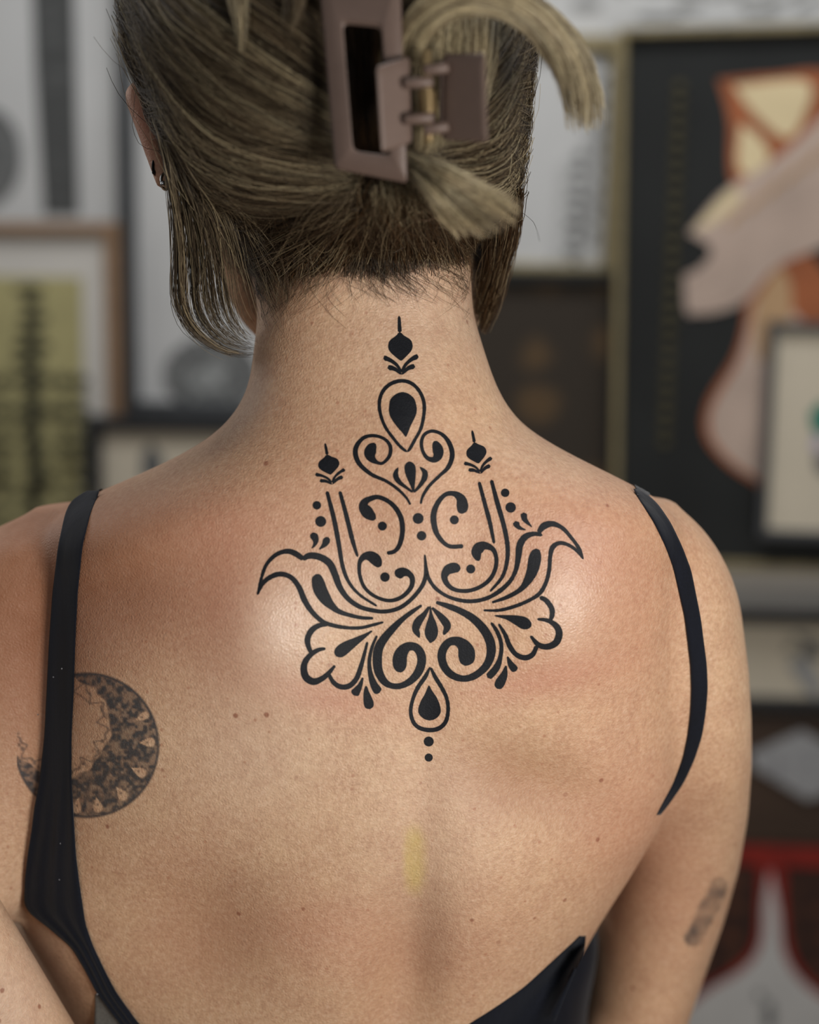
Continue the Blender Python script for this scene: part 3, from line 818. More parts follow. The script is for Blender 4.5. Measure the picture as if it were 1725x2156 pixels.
class Strands:
    def __init__(self): self.V = []; self.F = []; self.C = []; self.n = 0
    def add(self, P, rad, col):
        """P (s, k, 3) strand points, rad (s, k), col (s, 3)"""
        s, k, _ = P.shape
        T = np.gradient(P, axis=1); T /= np.linalg.norm(T, axis=2)[..., None] + 1e-12
        view = P - CAM; view /= np.linalg.norm(view, axis=2)[..., None]
        A = np.cross(T, view); A /= np.linalg.norm(A, axis=2)[..., None] + 1e-12
        B = np.cross(T, A)
        ring = []
        for q in range(3):
            a = 2 * math.pi * q / 3 + math.pi / 2
            ring.append(P + (A * math.cos(a) + B * math.sin(a)) * rad[..., None])
        V = np.stack(ring, 2)                                   # s,k,3ring,3
        idx = self.n + np.arange(s * k * 3).reshape(s, k, 3)
        for q in range(3):
            r = (q + 1) % 3
            self.F.append(np.stack([idx[:, :-1, q], idx[:, 1:, q], idx[:, 1:, r], idx[:, :-1, r]], -1).reshape(-1, 4))
        self.V.append(V.reshape(-1, 3)); self.n += s * k * 3
        shade = 1 + 0.10 * rng.standard_normal((s, 1))
        c = np.clip(col * shade, 0.002, 1)
        C = np.ones((s, k, 3, 4)); C[..., :3] = c[:, None, None, :]
        self.C.append(C.reshape(-1, 4))
    def arrays(self):
        return np.vstack(self.V), np.vstack(self.F), np.vstack(self.C)

def sheet(st, guides, n, kind, lift=0.002, rnd=0.003, rad=0.00013, k=20, wav=6.0, clump=0.5, nclump=40, frizz=0.6, free=None, tlo=0.0, thi=1.0, uvar=None):
    """guides: polylines of (px, py[, lift]); strands run along them. free = list of absolute y per guide point instead of lying on the head"""
    G = []
    for g in guides:
        g = np.array([(p + (0,))[:3] if len(p) == 2 else p for p in g], float)
        G.append(catmull(g, k))
    G = np.stack(G)                                             # g,k,3
    u = rng.random(n) * (len(guides) - 1)
    if nclump:
        c = rng.random(nclump) * (len(guides) - 1)
        j = np.abs(u[:, None] - c[None]).argmin(1)
        tt = np.linspace(0, 1, k)
        w = clump * (0.3 + 0.7 * tt)
        U = u[:, None] * (1 - w) + c[j][:, None] * w
    else:
        j = np.zeros(n, int); U = np.repeat(u[:, None], k, 1)
    U = np.clip(U, 0, len(guides) - 1.0001)
    i = U.astype(int); a = (U - i)[..., None]
    kk = np.arange(k)[None, :]
    i2 = np.minimum(i + 1, len(guides) - 1)
    P = G[i, kk] * (1 - a) + G[i2, kk] * a                      # n,k,3
    t = np.linspace(0, 1, k)[None, :]
    # random trimming along the strand
    t0 = rng.random((n, 1)) * tlo; t1 = 1 - rng.random((n, 1)) * (1 - thi)
    tq = t0 + (t1 - t0) * t
    fi = tq * (k - 1); ii = np.clip(fi.astype(int), 0, k - 2); fa = (fi - ii)[..., None]
    rows = np.arange(n)[:, None]
    P = P[rows, ii] * (1 - fa) + P[rows, ii + 1] * fa
    ph = rng.random((n, 1)) * 6.28; fr = 0.6 + rng.random((n, 1)) * 1.6
    amp = wav * rng.standard_normal((n, 1))
    P[..., 0] += amp * np.sin(t * fr * 3.1 + ph) + frizz * rng.standard_normal((n, k))
    ph2 = rng.random((n, 1)) * 6.28; amp2 = wav * rng.standard_normal((n, 1))
    P[..., 1] += amp2 * np.sin(t * fr * 3.1 + ph2) + frizz * rng.standard_normal((n, k))
    lf = P[..., 2] + lift + rnd * np.abs(rng.standard_normal((n, 1))) * (0.4 + 0.6 * np.sin(np.pi * t))
    if free is None:
        D = DM(P[..., 0], P[..., 1]) - lf
        V = CAM + rays(P[..., 0], P[..., 1]) * D[..., None]
    else:
        fr_ = catmull(np.array([(q, 0) for q in free], float) if False else np.stack([np.linspace(0, 1, len(free)), np.array(free)], 1), k)[:, 1]
        Y = np.interp(tq.ravel(), np.linspace(0, 1, k), fr_).reshape(n, k) - (lf)
        V = W(P[..., 0], P[..., 1], Y)
    R = rad * (0.7 + 0.6 * rng.random((n, 1))) * np.clip(1.15 - 0.7 * t ** 3, 0.2, 1)
    col = palette(kind, n)
    if nclump:
        col = col * (0.55 + 0.8 * rng.random(nclump))[j][:, None]
    st.add(V, R, col)

hair = Strands()
# left sweep: from the temple across to the clip
SW = [[(470, -120), (580, -40), (660, 40), (720, 110)],
      [(350, -90), (480, 0), (610, 90), (715, 180)],
      [(275, -60), (370, 50), (520, 160), (640, 225), (720, 270)],
      [(263, 0), (320, 110), (440, 220), (580, 290), (725, 325)],
      [(268, 60), (322, 175), (405, 290), (520, 350), (730, 372)],
      [(280, 105), (338, 240), (405, 350), (500, 405), (640, 420), (745, 395)],
      [(298, 150), (356, 310), (435, 420), (540, 455), (660, 445), (760, 405)]]
sheet(hair, SW, 3600, 'crown', lift=0.0008, rnd=0.0035, wav=9, clump=.45, nclump=90, k=22, rad=.00016)
sheet(hair, SW[1:6], 260, 'blond', lift=0.003, rnd=0.004, wav=14, clump=.85, nclump=9, k=22)
sheet(hair, SW[2:], 130, 'lock', lift=0.006, rnd=0.006, wav=24, clump=0, nclump=0, k=22, rad=.00011)
# right sweep
SR = [[(1095, -80), (1060, 10), (1010, 90), (960, 150)],
      [(1123, 0), (1100, 90), (1050, 180), (1000, 230), (940, 260)],
      [(1121, 80), (1100, 170), (1055, 250), (1000, 290), (900, 310)],
      [(1114, 160), (1095, 250), (1050, 310), (980, 335), (880, 340)],
      [(1108, 250), (1085, 330), (1030, 370), (950, 370), (870, 355)],
      [(1100, 340), (1075, 400), (1010, 420), (930, 400), (850, 370)],
      [(1085, 440), (1040, 470), (980, 460), (900, 420), (840, 385)]]
sheet(hair, SR, 1900, 'crown', lift=0.0008, rnd=0.0035, wav=9, clump=.5, nclump=50, rad=.00015)
sheet(hair, SR, 260, 'blond', lift=0.003, rnd=0.004, wav=14, clump=.5, nclump=14, rad=.00012)
# crown above the clip
sheet(hair, [[(560, -260), (640, -150), (720, -40), (760, 40)], [(700, -300), (750, -180), (790, -60), (800, 30)], [(850, -300), (860, -180), (850, -60), (830, 40)], [(1000, -200), (980, -100), (930, -10), (880, 60)], [(1095, -80), (1060, 10), (1000, 70), (940, 130)]],
      1500, 'crown', lift=0.001, rnd=0.004, wav=8, nclump=40)
sheet(hair, [[(300, -250), (400, -160), (540, -80), (700, 0)], [(470, -330), (560, -230), (650, -120), (740, 0)]], 700, 'crown', lift=0.001, rnd=0.004, wav=8, nclump=20)
# nape, growing upwards into the clip
NA = [[(470, 520), (540, 500), (640, 455), (745, 400)],
      [(520, 590), (580, 540), (680, 470), (765, 400)],
      [(600, 590), (660, 530), (730, 460), (790, 395)],
      [(690, 580), (730, 520), (780, 450), (815, 390)],
      [(790, 590), (800, 520), (825, 450), (840, 385)],
      [(890, 575), (880, 510), (870, 440), (860, 380)],
      [(975, 565), (950, 500), (910, 430), (880, 370)],
      [(1050, 540), (1010, 480), (960, 420), (900, 370)],
      [(1085, 480), (1050, 430), (980, 400), (910, 365)]]
sheet(hair, NA, 3000, 'nape', lift=0.0004, rnd=0.004, wav=9, clump=.4, nclump=60, tlo=.25, rad=.00015)
sheet(hair, NA, 420, 'lock', lift=0.003, rnd=0.008, wav=26, clump=.3, nclump=30, tlo=.4, rad=.00012)
# loose ends hanging below the clip onto the nape
sheet(hair, [[(770, 395), (750, 450), (720, 520), (700, 560)], [(800, 390), (795, 440), (790, 500), (800, 540)], [(850, 385), (860, 440), (870, 500), (890, 540)], [(900, 380), (925, 450), (960, 510), (990, 560)], [(930, 370), (970, 440), (1030, 510), (1070, 560)]],
      520, 'nape', lift=0.007, rnd=0.006, wav=16, clump=.5, nclump=26, thi=.45, rad=.00014)
sheet(hair, [[(790, 390), (785, 430), (778, 475)], [(830, 388), (835, 430), (840, 480)], [(880, 385), (895, 430), (905, 480)]],
      260, 'blond', lift=0.010, rnd=0.005, wav=8, clump=.6, nclump=14, thi=.5, rad=.00013)
# thin hair drawn over the sides of the neck
sheet(hair, [[(430, 430), (470, 520), (520, 600), (560, 690)], [(500, 440), (540, 520), (580, 590), (600, 660)], [(600, 450), (610, 520), (625, 580), (600, 640)], [(680, 460), (680, 520), (665, 570), (640, 630)]],
      420, 'nape', lift=.0008, rnd=.004, wav=16, clump=.4, nclump=30, thi=.35, rad=.00011, k=16)
sheet(hair, [[(760, 470), (755, 530), (770, 575)], [(800, 470), (800, 540), (825, 600)], [(840, 480), (850, 540), (880, 590)]], 260, 'dark', lift=.0015, rnd=.004, wav=8, clump=.6, nclump=10, thi=.4, rad=.00012, k=12)
sheet(hair, [[(960, 450), (975, 520), (985, 590)], [(1040, 440), (1040, 530), (1020, 610)]], 200, 'nape', lift=.001, rnd=.004, wav=10, clump=.5, nclump=14, thi=.4, rad=.00011, k=14)
# fine curly down at the hairline
for (x, y, dx, dy, n) in ((680, 560, -70, 90, 46), (600, 560, -60, 110, 46), (800, 555, 40, 75, 70), (840, 560, 60, 60, 60), (960, 560, 50, 70, 60), (1010, 560, -20, 90, 40), (540, 590, 10, 110, 46), (740, 560, 20, 110, 22)):
    for q in range(n):
        x0 = x + rng.normal(0, 26); y0 = y + rng.normal(0, 14)
        b = rng.normal(0, 26); e = rng.random() * .7 + .4
        sheet(hair, [[(x0, y0), (x0 + dx * .4 * e + b, y0 + dy * .5 * e), (x0 + dx * e, y0 + dy * e + abs(b) * .3)]] * 2, 1, 'nape', lift=0.0006, rnd=0.0025, wav=3, nclump=0, frizz=.2, k=9, rad=.00007)
# hair on the sides and crown, combed back towards the clip
def combed(n, kmax=16):
    r_ = random.Random(11)
    tgt = Vector(W(800, 200, -0.045))
    cand = [i for i in range(len(HV)) if HV[i, 1] > 0.045 or HV[i, 2] > TARGET[2] + 0.27]
    P = np.zeros((n, kmax, 3))
    for q in range(n):
        p = Vector(HV[r_.choice(cand)]); lift = .0008 + r_.random() * .0028
        w = Vector((r_.gauss(0, .12), r_.gauss(0, .12), r_.gauss(0, .12)))
        for k in range(kmax):
            h = hair_bvh.find_nearest(p)
            nn = h[1] if h[1].dot(h[0] - Vector((-.045, .08, TARGET[2] + .25))) > 0 else -h[1]
            P[q, k] = h[0] + nn * lift
            d = (tgt - h[0]).normalized() + w; d -= nn * d.dot(nn)
            p = h[0] + d.normalized() * .0058
    hair.add(P, np.full((n, kmax), .00016), palette('crown', n))
combed(2600)
hv, hf, hc = hair.arrays()
# the hair mass itself, streaked along the sweep
hpx, hpy = to_px(HV)
tone = DARK[None] * .80 + (MIDB - DARK)[None] * (.45 * vnoise(hpx * 1.3 + hpy * .9 + 3000, hpy * 2.2 - hpx * 1.2 + 4000, 22, 21))[:, None]
C4 = np.ones((len(HV), 4)); C4[:, :3] = tone
nb = len(HV)
hair_obj = child(mesh_obj('hair', np.vstack([HV, hv]), np.vstack([HFc, hf + nb]), M_HAIR, attrs={'tone': np.vstack([C4, hc])}))
hair_obj['label'] = 'dark blond hair swept up into a clip'

def hair_piece(name, fn, label):
    s = Strands(); fn(s)
    v, f, c = s.arrays()
    o = child(mesh_obj(name, v, f, M_HAIR, attrs={'tone': c}))
    o['label'] = label
    return o

def side_lock(s):
    g = [[(296, 130), (338, 262), (356, 380), (366, 470), (368, 560), (366, 620), (385, 680), (430, 725), (500, 752), (533, 748)],
         [(305, 160), (352, 305), (378, 400), (392, 500), (398, 590), (400, 650), (430, 700), (480, 735), (534, 742)],
         [(310, 190), (375, 350), (410, 440), (430, 530), (440, 620), (455, 680), (500, 720), (535, 730)],
         [(330, 230), (400, 370), (445, 450), (470, 540), (485, 630), (505, 690), (536, 722)]]
    fr = [.060, .030, .028, .036, .044, .050, .056, .062]
    sheet(s, g, 430, 'lock', lift=0, rnd=0.004, wav=7, clump=.8, nclump=14, k=26, free=fr, tlo=.1, thi=.75, rad=.00016)
    sheet(s, [g[1], g[3], [(350, 260), (440, 390), (490, 460), (520, 540), (545, 620), (560, 680)]], 130, 'lock', lift=.003, rnd=0.005, wav=12, clump=.4, nclump=20, k=24, free=fr, tlo=.1, thi=.5, rad=.00012)
    sheet(s, [[(380, 330), (470, 420), (540, 490), (600, 560)], [(420, 380), (500, 460), (560, 560), (590, 640)], [(400, 380), (470, 480), (520, 600), (560, 700)]], 90, 'lock', lift=.004, rnd=.004, wav=20, nclump=0, k=18, rad=.00010, thi=.6)
hair_piece('side_lock', side_lock, 'loose lock hanging beside the ear')

def tuft_tube(s, path, r0, r1, n, kind, ys, spread=0.0, wav=3, thi=.8, rad=.00017):
    k = 22
    C = catmull(np.array(path, float), k)
    T = np.gradient(C, axis=0); T /= np.linalg.norm(T, axis=1)[:, None]
    Nn = np.stack([-T[:, 1], T[:, 0]], 1)
    yy = np.interp(np.linspace(0, 1, k), np.linspace(0, 1, len(ys)), ys)
    th = rng.random(n) * 6.283; rr = np.sqrt(rng.random(n))
    R = np.interp(np.linspace(0, 1, k), np.linspace(0, 1, len(r0)), r0) if isinstance(r0, (list, tuple)) else np.linspace(r0, r1, k)
    t1 = 1 - rng.random((n, 1)) * (1 - thi)
    t = np.linspace(0, 1, k)[None] * t1
    fi = t * (k - 1); ii = np.clip(fi.astype(int), 0, k - 2); fa = fi - ii
    def lerp(A):
        A = np.asarray(A)
        if A.ndim == 1: return A[ii] * (1 - fa) + A[ii + 1] * fa
        return A[ii] * (1 - fa[..., None]) + A[ii + 1] * fa[..., None]
    c = lerp(C); nn = lerp(Nn); RR = lerp(R); y0 = lerp(yy)
    tw = th[:, None] + t * 1.2
    a = np.cos(tw) * rr[:, None] * RR; b = np.sin(tw) * rr[:, None] * RR
    P = c + nn * a[..., None]
    P = P + (wav * rng.standard_normal((n, 1, 2))) * np.sin(t * 4 + th[:, None])[..., None] + .3 * rng.standard_normal(P.shape)
    V = W(P[..., 0], P[..., 1], y0 + b * 0.00021)
    col = palette(kind, n)
    col = col * (0.75 + 0.5 * rng.random(24))[(th / 6.2832 * 23.9).astype(int)][:, None]
    s.add(V, rad * (0.7 + .6 * rng.random((n, 1))) * np.clip(1.1 - .6 * t ** 3, .2, 1), col)

def loop(s):
    tuft_tube(s, [(858, 130), (868, 80), (905, 25), (965, -4), (1050, 0), (1125, 35), (1180, 92), (1212, 155), (1228, 215), (1232, 278)],
              [20, 32, 36, 34, 34, 36, 38, 40, 42, 46, 42], 0, 1200, 'blond', [-.056, -.064, -.066, -.064, -.058, -.050, -.045], wav=5, thi=.70)
hair_piece('hair_loop', loop, 'blond end of hair looping out above the clip')
def lower(s):
    g = [[(862, 322), (930, 345), (1010, 380), (1075, 415), (1100, 432)], [(862, 335), (920, 365), (990, 410), (1050, 445), (1092, 475)],
         [(862, 345), (905, 385), (950, 430), (1000, 470), (1035, 500)], [(860, 355), (885, 395), (910, 440), (940, 480), (955, 505)]]
    sheet(s, g, 1300, 'blond', lift=0, rnd=.006, wav=5, clump=.6, nclump=26, k=18, free=[-.050, -.060, -.062, -.058, -.050], thi=.5, rad=.00017)
hair_piece('hair_tuft', lower, 'blond tuft sticking out below the clip')
def upper(s):
    sheet(s, [[(455, -90), (478, -10), (492, 50), (500, 105)], [(520, -90), (522, -10), (520, 50), (513, 125)]], 260, 'blond', lift=.006, rnd=.006, wav=3, clump=.7, nclump=8, k=14, thi=.7)
    sheet(s, [[(585, -90), (600, -10), (590, 60)], [(660, -80), (650, 0), (612, 90)]], 220, 'lock', lift=.006, rnd=.006, wav=5, clump=.7, nclump=8, k=14, thi=.6)
hair_piece('hair_tuft', upper, 'short blond tufts above the swept hair')
def twist(s):
    sheet(s, [[(868, 30), (862, 130), (868, 230), (872, 335)], [(930, 25), (925, 120), (920, 220), (900, 330)], [(1000, 30), (1000, 120), (985, 210), (950, 300)], [(1050, 40), (1045, 110), (1030, 190), (1000, 260)]],
          1100, 'blond', lift=.012, rnd=.006, wav=6, clump=.6, nclump=22, k=18, thi=.8)
    sheet(s, [[(735, 40), (745, 130), (750, 230), (760, 330)], [(790, 40), (795, 130), (800, 230), (805, 330)]], 260, 'dark', lift=.004, rnd=.003, wav=5, nclump=10, k=14)
hair_piece('hair_twist', twist, 'twisted hair held inside the clip')
def rlock(s):
    sheet(s, [[(1100, 400), (1094, 480), (1068, 570), (1048, 640), (1020, 705)], [(1070, 440), (1055, 520), (1035, 600), (1018, 660), (1012, 700)], [(1020, 480), (1020, 560), (1005, 620), (1004, 670)]],
          700, 'nape', lift=0, rnd=.004, wav=6, clump=.4, nclump=20, k=16, free=[.045, .070, .090, .100, .105], thi=.75, rad=.00016)
hair_piece('side_lock', rlock, 'brown lock behind the neck on the side away from the visible ear')

# ---------------------------------------------------------------- hair clip
M_CLIP = simple('mauve_matte_plastic', lin(102, 84, 75), 0.5, 0.04, 200)
M_PIN = simple('brass_pin', lin(150, 128, 92), 0.35, 0.05, 100, metal=.6)
clip_c = W(870, 220, -0.065)
clip = empty('hair_clip', clip_c)
tag(clip, 'mauve brown matte plastic claw clip holding up the blond hair', 'hair clip')

def rounded(pts, r, seg=5):
    out = []
    n = len(pts)
    for i in range(n):
        p0, p1, p2 = (np.array(pts[(i + d) % n], float) for d in (-1, 0, 1))
        a = p0 - p1; b = p2 - p1
        rr = min(r, np.linalg.norm(a) / 2.2, np.linalg.norm(b) / 2.2)
        A = p1 + a / np.linalg.norm(a) * rr; B = p1 + b / np.linalg.norm(b) * rr
        for t in np.linspace(0, 1, seg):
            out.append((1 - t) ** 2 * A + 2 * t * (1 - t) * p1 + t * t * B)
    return np.array(out)

def plate(name, outline, ydepth, thick, parent, mat, hole=None, r=16, rh=14, origin=clip_c, bend=0.0):
    """curved plate with rounded corners (optional opening); ydepth(px,py) gives its depth"""
    O = rounded(outline, r)
    n = len(O)
    if hole is not None:
        Hh = rounded(hole, rh)
        assert len(Hh) == n
        rings = [O * (1 - t) + Hh * t for t in (0, .12, .5, .88, 1)]
        edge = [1, 0, 0, 0, 1]
    else:
        c = O.mean(0)
        rings = [O, O + (c - O) * .06, O + (c - O) * .3, O + (c - O) * .6, O + (c - O) * .999]
        edge = [1, 0, 0, 0, 0]
    V = []; F = []
    for side in (0, 1):
        for j, Rg in enumerate(rings):
            inset = 0.0006 if edge[j] else 0.0
            y = np.array([ydepth(p[0], p[1]) for p in Rg]) + (inset if side == 0 else thick - inset)
            V.append(W(Rg[:, 0], Rg[:, 1], y) - origin)
    m = len(rings)
    V = np.vstack(V)
    id_ = lambda s, j, i: (s * m + j) * n + i % n
    for i in range(n):
        for j in range(m - 1):
            F.append((id_(0, j, i), id_(0, j, i + 1), id_(0, j + 1, i + 1), id_(0, j + 1, i)))
            F.append((id_(1, j, i), id_(1, j + 1, i), id_(1, j + 1, i + 1), id_(1, j, i + 1)))
        F.append((id_(0, 0, i), id_(1, 0, i), id_(1, 0, i + 1), id_(0, 0, i + 1)))
        if hole is not None:
            F.append((id_(0, m - 1, i), id_(0, m - 1, i + 1), id_(1, m - 1, i + 1), id_(1, m - 1, i)))
    return mesh_obj(name, V, np.array(F), mat, parent)

jaw_y = lambda x, y: -0.056 - 0.012 * (x - 680) / 170 - 0.006 * math.cos((y - 160) / 330) + 0.010 * ((y - 160) / 240) ** 2 * .6
plate('jaw', [(668, -75), (842, -75), (858, 386), (706, 356)], jaw_y, 0.0035, clip, M_CLIP, hole=[(722, 50), (803, 58), (822, 328), (744, 318)], r=10, rh=16)
rj = lambda x, y: -0.060 + 0.018 * (x - 940) / 80
plate('jaw', [(925, 128), (992, 128), (1000, 288), (925, 288)], lambda x, y: -0.060 + 0.030 * (x - 925) / 75, 0.003, clip, M_CLIP, hole=[(945, 150), (980, 150), (980, 260), (945, 260)], r=10, rh=10)
plate('handle', [(792, 140), (862, 118), (868, 300), (803, 322)], lambda x, y: -0.081 + 0.010 * (x - 790) / 75, 0.0035, clip, M_CLIP, r=10)
plate('handle', [(934, 112), (1022, 112), (1027, 300), (932, 295)], lambda x, y: -0.070 - 0.016 * (x - 930) / 95, 0.0045, clip, M_CLIP, r=8)

def tube(name, p0, p1, r, parent, mat, origin, seg=14, dr=.0006):
    p0 = np.array(p0) - origin; p1 = np.array(p1) - origin
    d = p1 - p0; L = np.linalg.norm(d); d /= L
    a = np.cross(d, [0, 0, 1.0]);
    if np.linalg.norm(a) < .1: a = np.cross(d, [1.0, 0, 0])
    a /= np.linalg.norm(a); b = np.cross(d, a)
    prof = [(0, 0), (0, r - dr), (dr, r), (L - dr, r), (L, r - dr), (L, 0)]
    V = []
    for (s, rr) in prof:
        for q in range(seg):
            t = 2 * math.pi * q / seg
            V.append(p0 + d * s + (a * math.cos(t) + b * math.sin(t)) * max(rr, 1e-5))
    F = []
    for j in range(len(prof) - 1):
        for q in range(seg):
            F.append((j * seg + q, j * seg + (q + 1) % seg, (j + 1) * seg + (q + 1) % seg, (j + 1) * seg + q))
    return mesh_obj(name, V, np.array(F), mat, parent)
tube('hinge_pin', W(898, 105, -.073), W(903, 300, -.073), .0022, clip, M_PIN, clip_c)
for (x0, y0, x1, y1) in ((850, 176, 912, 172), (893, 148, 945, 142), (850, 252, 914, 247), (893, 274, 945, 266)):
    tube('knuckle', W(x0, y0, -.0745), W(x1, y1, -.0745), .0024, clip, M_CLIP, clip_c)
# spring coil round the pin
P = []
for i in range(140):
    t = i / 139
    c = W(899 + 3 * t, 190 + 45 * t, -.073); a = t * 2 * math.pi * 7
    P.append(c + np.array([math.cos(a), math.sin(a), 0]) * .0034 - clip_c)
P = np.array(P)
sv = []; sf = []
for i in range(len(P)):
    T = P[min(i + 1, len(P) - 1)] - P[max(i - 1, 0)]; T /= np.linalg.norm(T)
    a = np.cross(T, [0, 0, 1]); a /= np.linalg.norm(a); b = np.cross(T, a)
    for q in range(6):
        t = q * math.pi / 3; sv.append(P[i] + (a * math.cos(t) + b * math.sin(t)) * .0005)
for i in range(len(P) - 1):
    for q in range(6): sf.append((i * 6 + q, i * 6 + (q + 1) % 6, i * 6 + 6 + (q + 1) % 6, i * 6 + 6 + q))
mesh_obj('spring', sv, np.array(sf), M_PIN, clip)

# ---------------------------------------------------------------- earrings
M_SILVER = simple('silver', lin(205, 205, 205), .2, .03, 50, metal=1.0)
M_DARKM = simple('dark_metal', lin(50, 48, 48), .3, .03, 50, metal=.8)
def ball(parent, name, c, r, mat, origin):
    V = []; F = []
    n, m = 12, 8
    for j in range(m + 1):
        ph = math.pi * j / m
        for i in range(n):
            t = 2 * math.pi * i / n
            V.append(np.array(c) - origin + r * np.array([math.sin(ph) * math.cos(t), math.sin(ph) * math.sin(t), math.cos(ph)]))
    for j in range(m):
        for i in range(n):
            F.append((j * n + i, (j + 1) * n + i, (j + 1) * n + (i + 1) % n, j * n + (i + 1) % n))
    return mesh_obj(name, V, np.array(F), mat, parent)
def hoop(parent, name, c, R, r, mat, origin):
    V = []; F = []
    n, m = 28, 8
    for i in range(n):
        t = 2 * math.pi * i / n
        for j in range(m):
            q = 2 * math.pi * j / m
            V.append(np.array(c) - origin + np.array([(r * math.sin(q)) + .35 * (R + r * math.cos(q)) * math.cos(t), (R + r * math.cos(q)) * math.cos(t), (R + r * math.cos(q)) * math.sin(t)]))
    for i in range(n):
        for j in range(m):
            F.append((i * m + j, ((i + 1) % n) * m + j, ((i + 1) % n) * m + (j + 1) % m, i * m + (j + 1) % m))
    return mesh_obj(name, V, np.array(F), mat, parent)
e1c = W(331, 352, .058)
e1 = empty('earring', e1c); tag(e1, 'small dark metal hoop earring, upper of two on the ear', 'earring')
hoop(e1, 'hoop', e1c, .0042, .0007, M_DARKM, e1c); ball(e1, 'bead', e1c + np.array([-.0012, -.003, -.0026]), .0011, M_DARKM, e1c)
e2c = W(348, 382, .052)
e2 = empty('earring', e2c); tag(e2, 'shiny silver earring with a bright stone, lower of two on the ear', 'earring')
hoop(e2, 'hoop', e2c, .0040, .0007, M_SILVER, e2c); ball(e2, 'stone', e2c + np.array([-.0004, -.004, -.0012]), .0015, M_SILVER, e2c)

# ---------------------------------------------------------------- the room behind
WALL_P = np.array([0.0, 1.25, 0.0]); YAW = math.radians(-11)      # right side of the wall comes nearer
WX = np.array([math.cos(YAW), math.sin(YAW), 0.0]); WN = np.array([math.sin(YAW), -math.cos(YAW), 0.0])   # WN faces the camera
def on_wall(px, py, off=0.0):
    r = rays(px, py)
    t = ((WALL_P + WN * off - CAM) @ WN) / (r @ WN)
    p = CAM + r * t[..., None]
    return np.stack([(p - WALL_P) @ WX, p[..., 2]], -1)
M_WALL = simple('grey_white_wall_paint', lin(178, 176, 172), .85, .05, 6)
M_FLOOR = simple('brown_floor_boards', lin(96, 78, 60), .5, .25, 8, stretch=(1, .1, 1))
def box(name, x0, x1, y0, y1, z0, z1, mat, parent=None):
    V = [(x, y, z) for x in (x0, x1) for y in (y0, y1) for z in (z0, z1)]
    F = [(0, 1, 3, 2), (4, 6, 7, 5), (0, 4, 5, 1), (2, 3, 7, 6), (0, 2, 6, 4), (1, 5, 7, 3)]
    return mesh_obj(name, V, F, mat, parent, smooth=False)
wall = box('wall_back', -2.2, 2.2, 0, .08, 0, 2.8, M_WALL)
wall.location = WALL_P; wall.rotation_euler = (0, 0, YAW); tag(wall, kind='structure')
floor = box('floor', -3, 3, -3, 2.2, -.06, 0, M_FLOOR); tag(floor, kind='structure')

class Panel:
    """a flat rectangular thing standing on or hanging from the wall, fitted to four image corners (tl, tr, br, bl)"""
    def __init__(self, name, quad, off, label, cat, group=None, depth=.02):
        q = np.array(quad, float)
        P = on_wall(q[:, 0], q[:, 1], off + depth)
        c = P.mean(0)
        ux = ((P[1] - P[0]) + (P[2] - P[3])) / 2; uy = ((P[0] - P[3]) + (P[1] - P[2])) / 2
        self.w, self.h = np.linalg.norm(ux), np.linalg.norm(uy)
        ang = (math.atan2(ux[1], ux[0]) + math.atan2(-uy[0], uy[1])) / 2
        self.root = empty(name)
        org = WALL_P + WX * c[0] + np.array([0, 0, c[1]]) + WN * off
        M = Matrix((tuple(WX) + (0,), tuple(-WN) + (0,), (0, 0, 1, 0), (0, 0, 0, 1))).transposed()
        M = Matrix.Translation(Vector(org)) @ M.to_3x3().to_4x4() @ Matrix.Rotation(-ang, 4, 'Y')
        self.root.matrix_world = M
        self.M = M; self.Mi = M.inverted(); self.off = off; self.depth = depth
        tag(self.root, label, cat, group)
    # local: x right, z up, -y towards the viewer
    def frame(self, wd, mat, name='frame', d=None):
        d = d or self.depth
        w, h = self.w / 2, self.h / 2
        prof = [(0, 0), (0, -d * .9), (wd * .12, -d), (wd * .85, -d), (wd, -d * .85), (wd, 0)]
        V = []; F = []
        for (i, y) in prof:
            for (sx, sz) in ((-1, -1), (1, -1), (1, 1), (-1, 1)):
                V.append((sx * (w - i), y, sz * (h - i)))
        for j in range(len(prof)):
            j2 = (j + 1) % len(prof)
            for q in range(4):
                r = (q + 1) % 4
                F.append((j * 4 + q, j * 4 + r, j2 * 4 + r, j2 * 4 + q))
        return mesh_obj(name, V, F, mat, self.root, smooth=False)
    def sheet(self, name, ins, y, mat, th=.002):
        l, r, b, t = ins if isinstance(ins, (tuple, list)) else (ins,) * 4
        return box(name, -self.w / 2 + l, self.w / 2 - r, y, y + th, -self.h / 2 + b, self.h / 2 - t, mat, self.root)
    def loc(self, px, py, y=None):
        y = -self.depth * .5 if y is None else y
        r = rays(px, py)
        o = self.Mi @ Vector(CAM); d = self.Mi.to_3x3() @ Vector(r)
        t = (y - o.y) / d.y
        p = o + d * t
        return (p.x, y, p.z)
    def shapes(self, name, polys, mats, parent=None, y=None, th=.0008, lift=.0003):
        """printed shapes: polygons in image pixels laid on the sheet; (mat_index, points)"""
        V = []; F = []; mi = []
        y = -self.depth * .5 if y is None else y
        for k, (m, pts) in enumerate(polys):
            yy = y - lift * (k % 40 + 1) * .5
            b = len(V); n = len(pts)
            P = [self.loc(px, py, yy) for px, py in pts]
            lim = lambda v, a: max(-a, min(a, v))
            P = [(lim(p[0], self.w / 2 - .003), p[1], lim(p[2], self.h / 2 - .003)) for p in P]
            V += P
            V += [(p[0], p[1] + th, p[2]) for p in P]
            F.append(tuple(range(b, b + n))); mi.append(m)
            for i in range(n):
                F.append((b + i, b + n + i, b + n + (i + 1) % n, b + (i + 1) % n)); mi.append(m)
        return mesh_obj(name, V, F, mats, parent or self.root, smooth=False, mat_idx=mi)

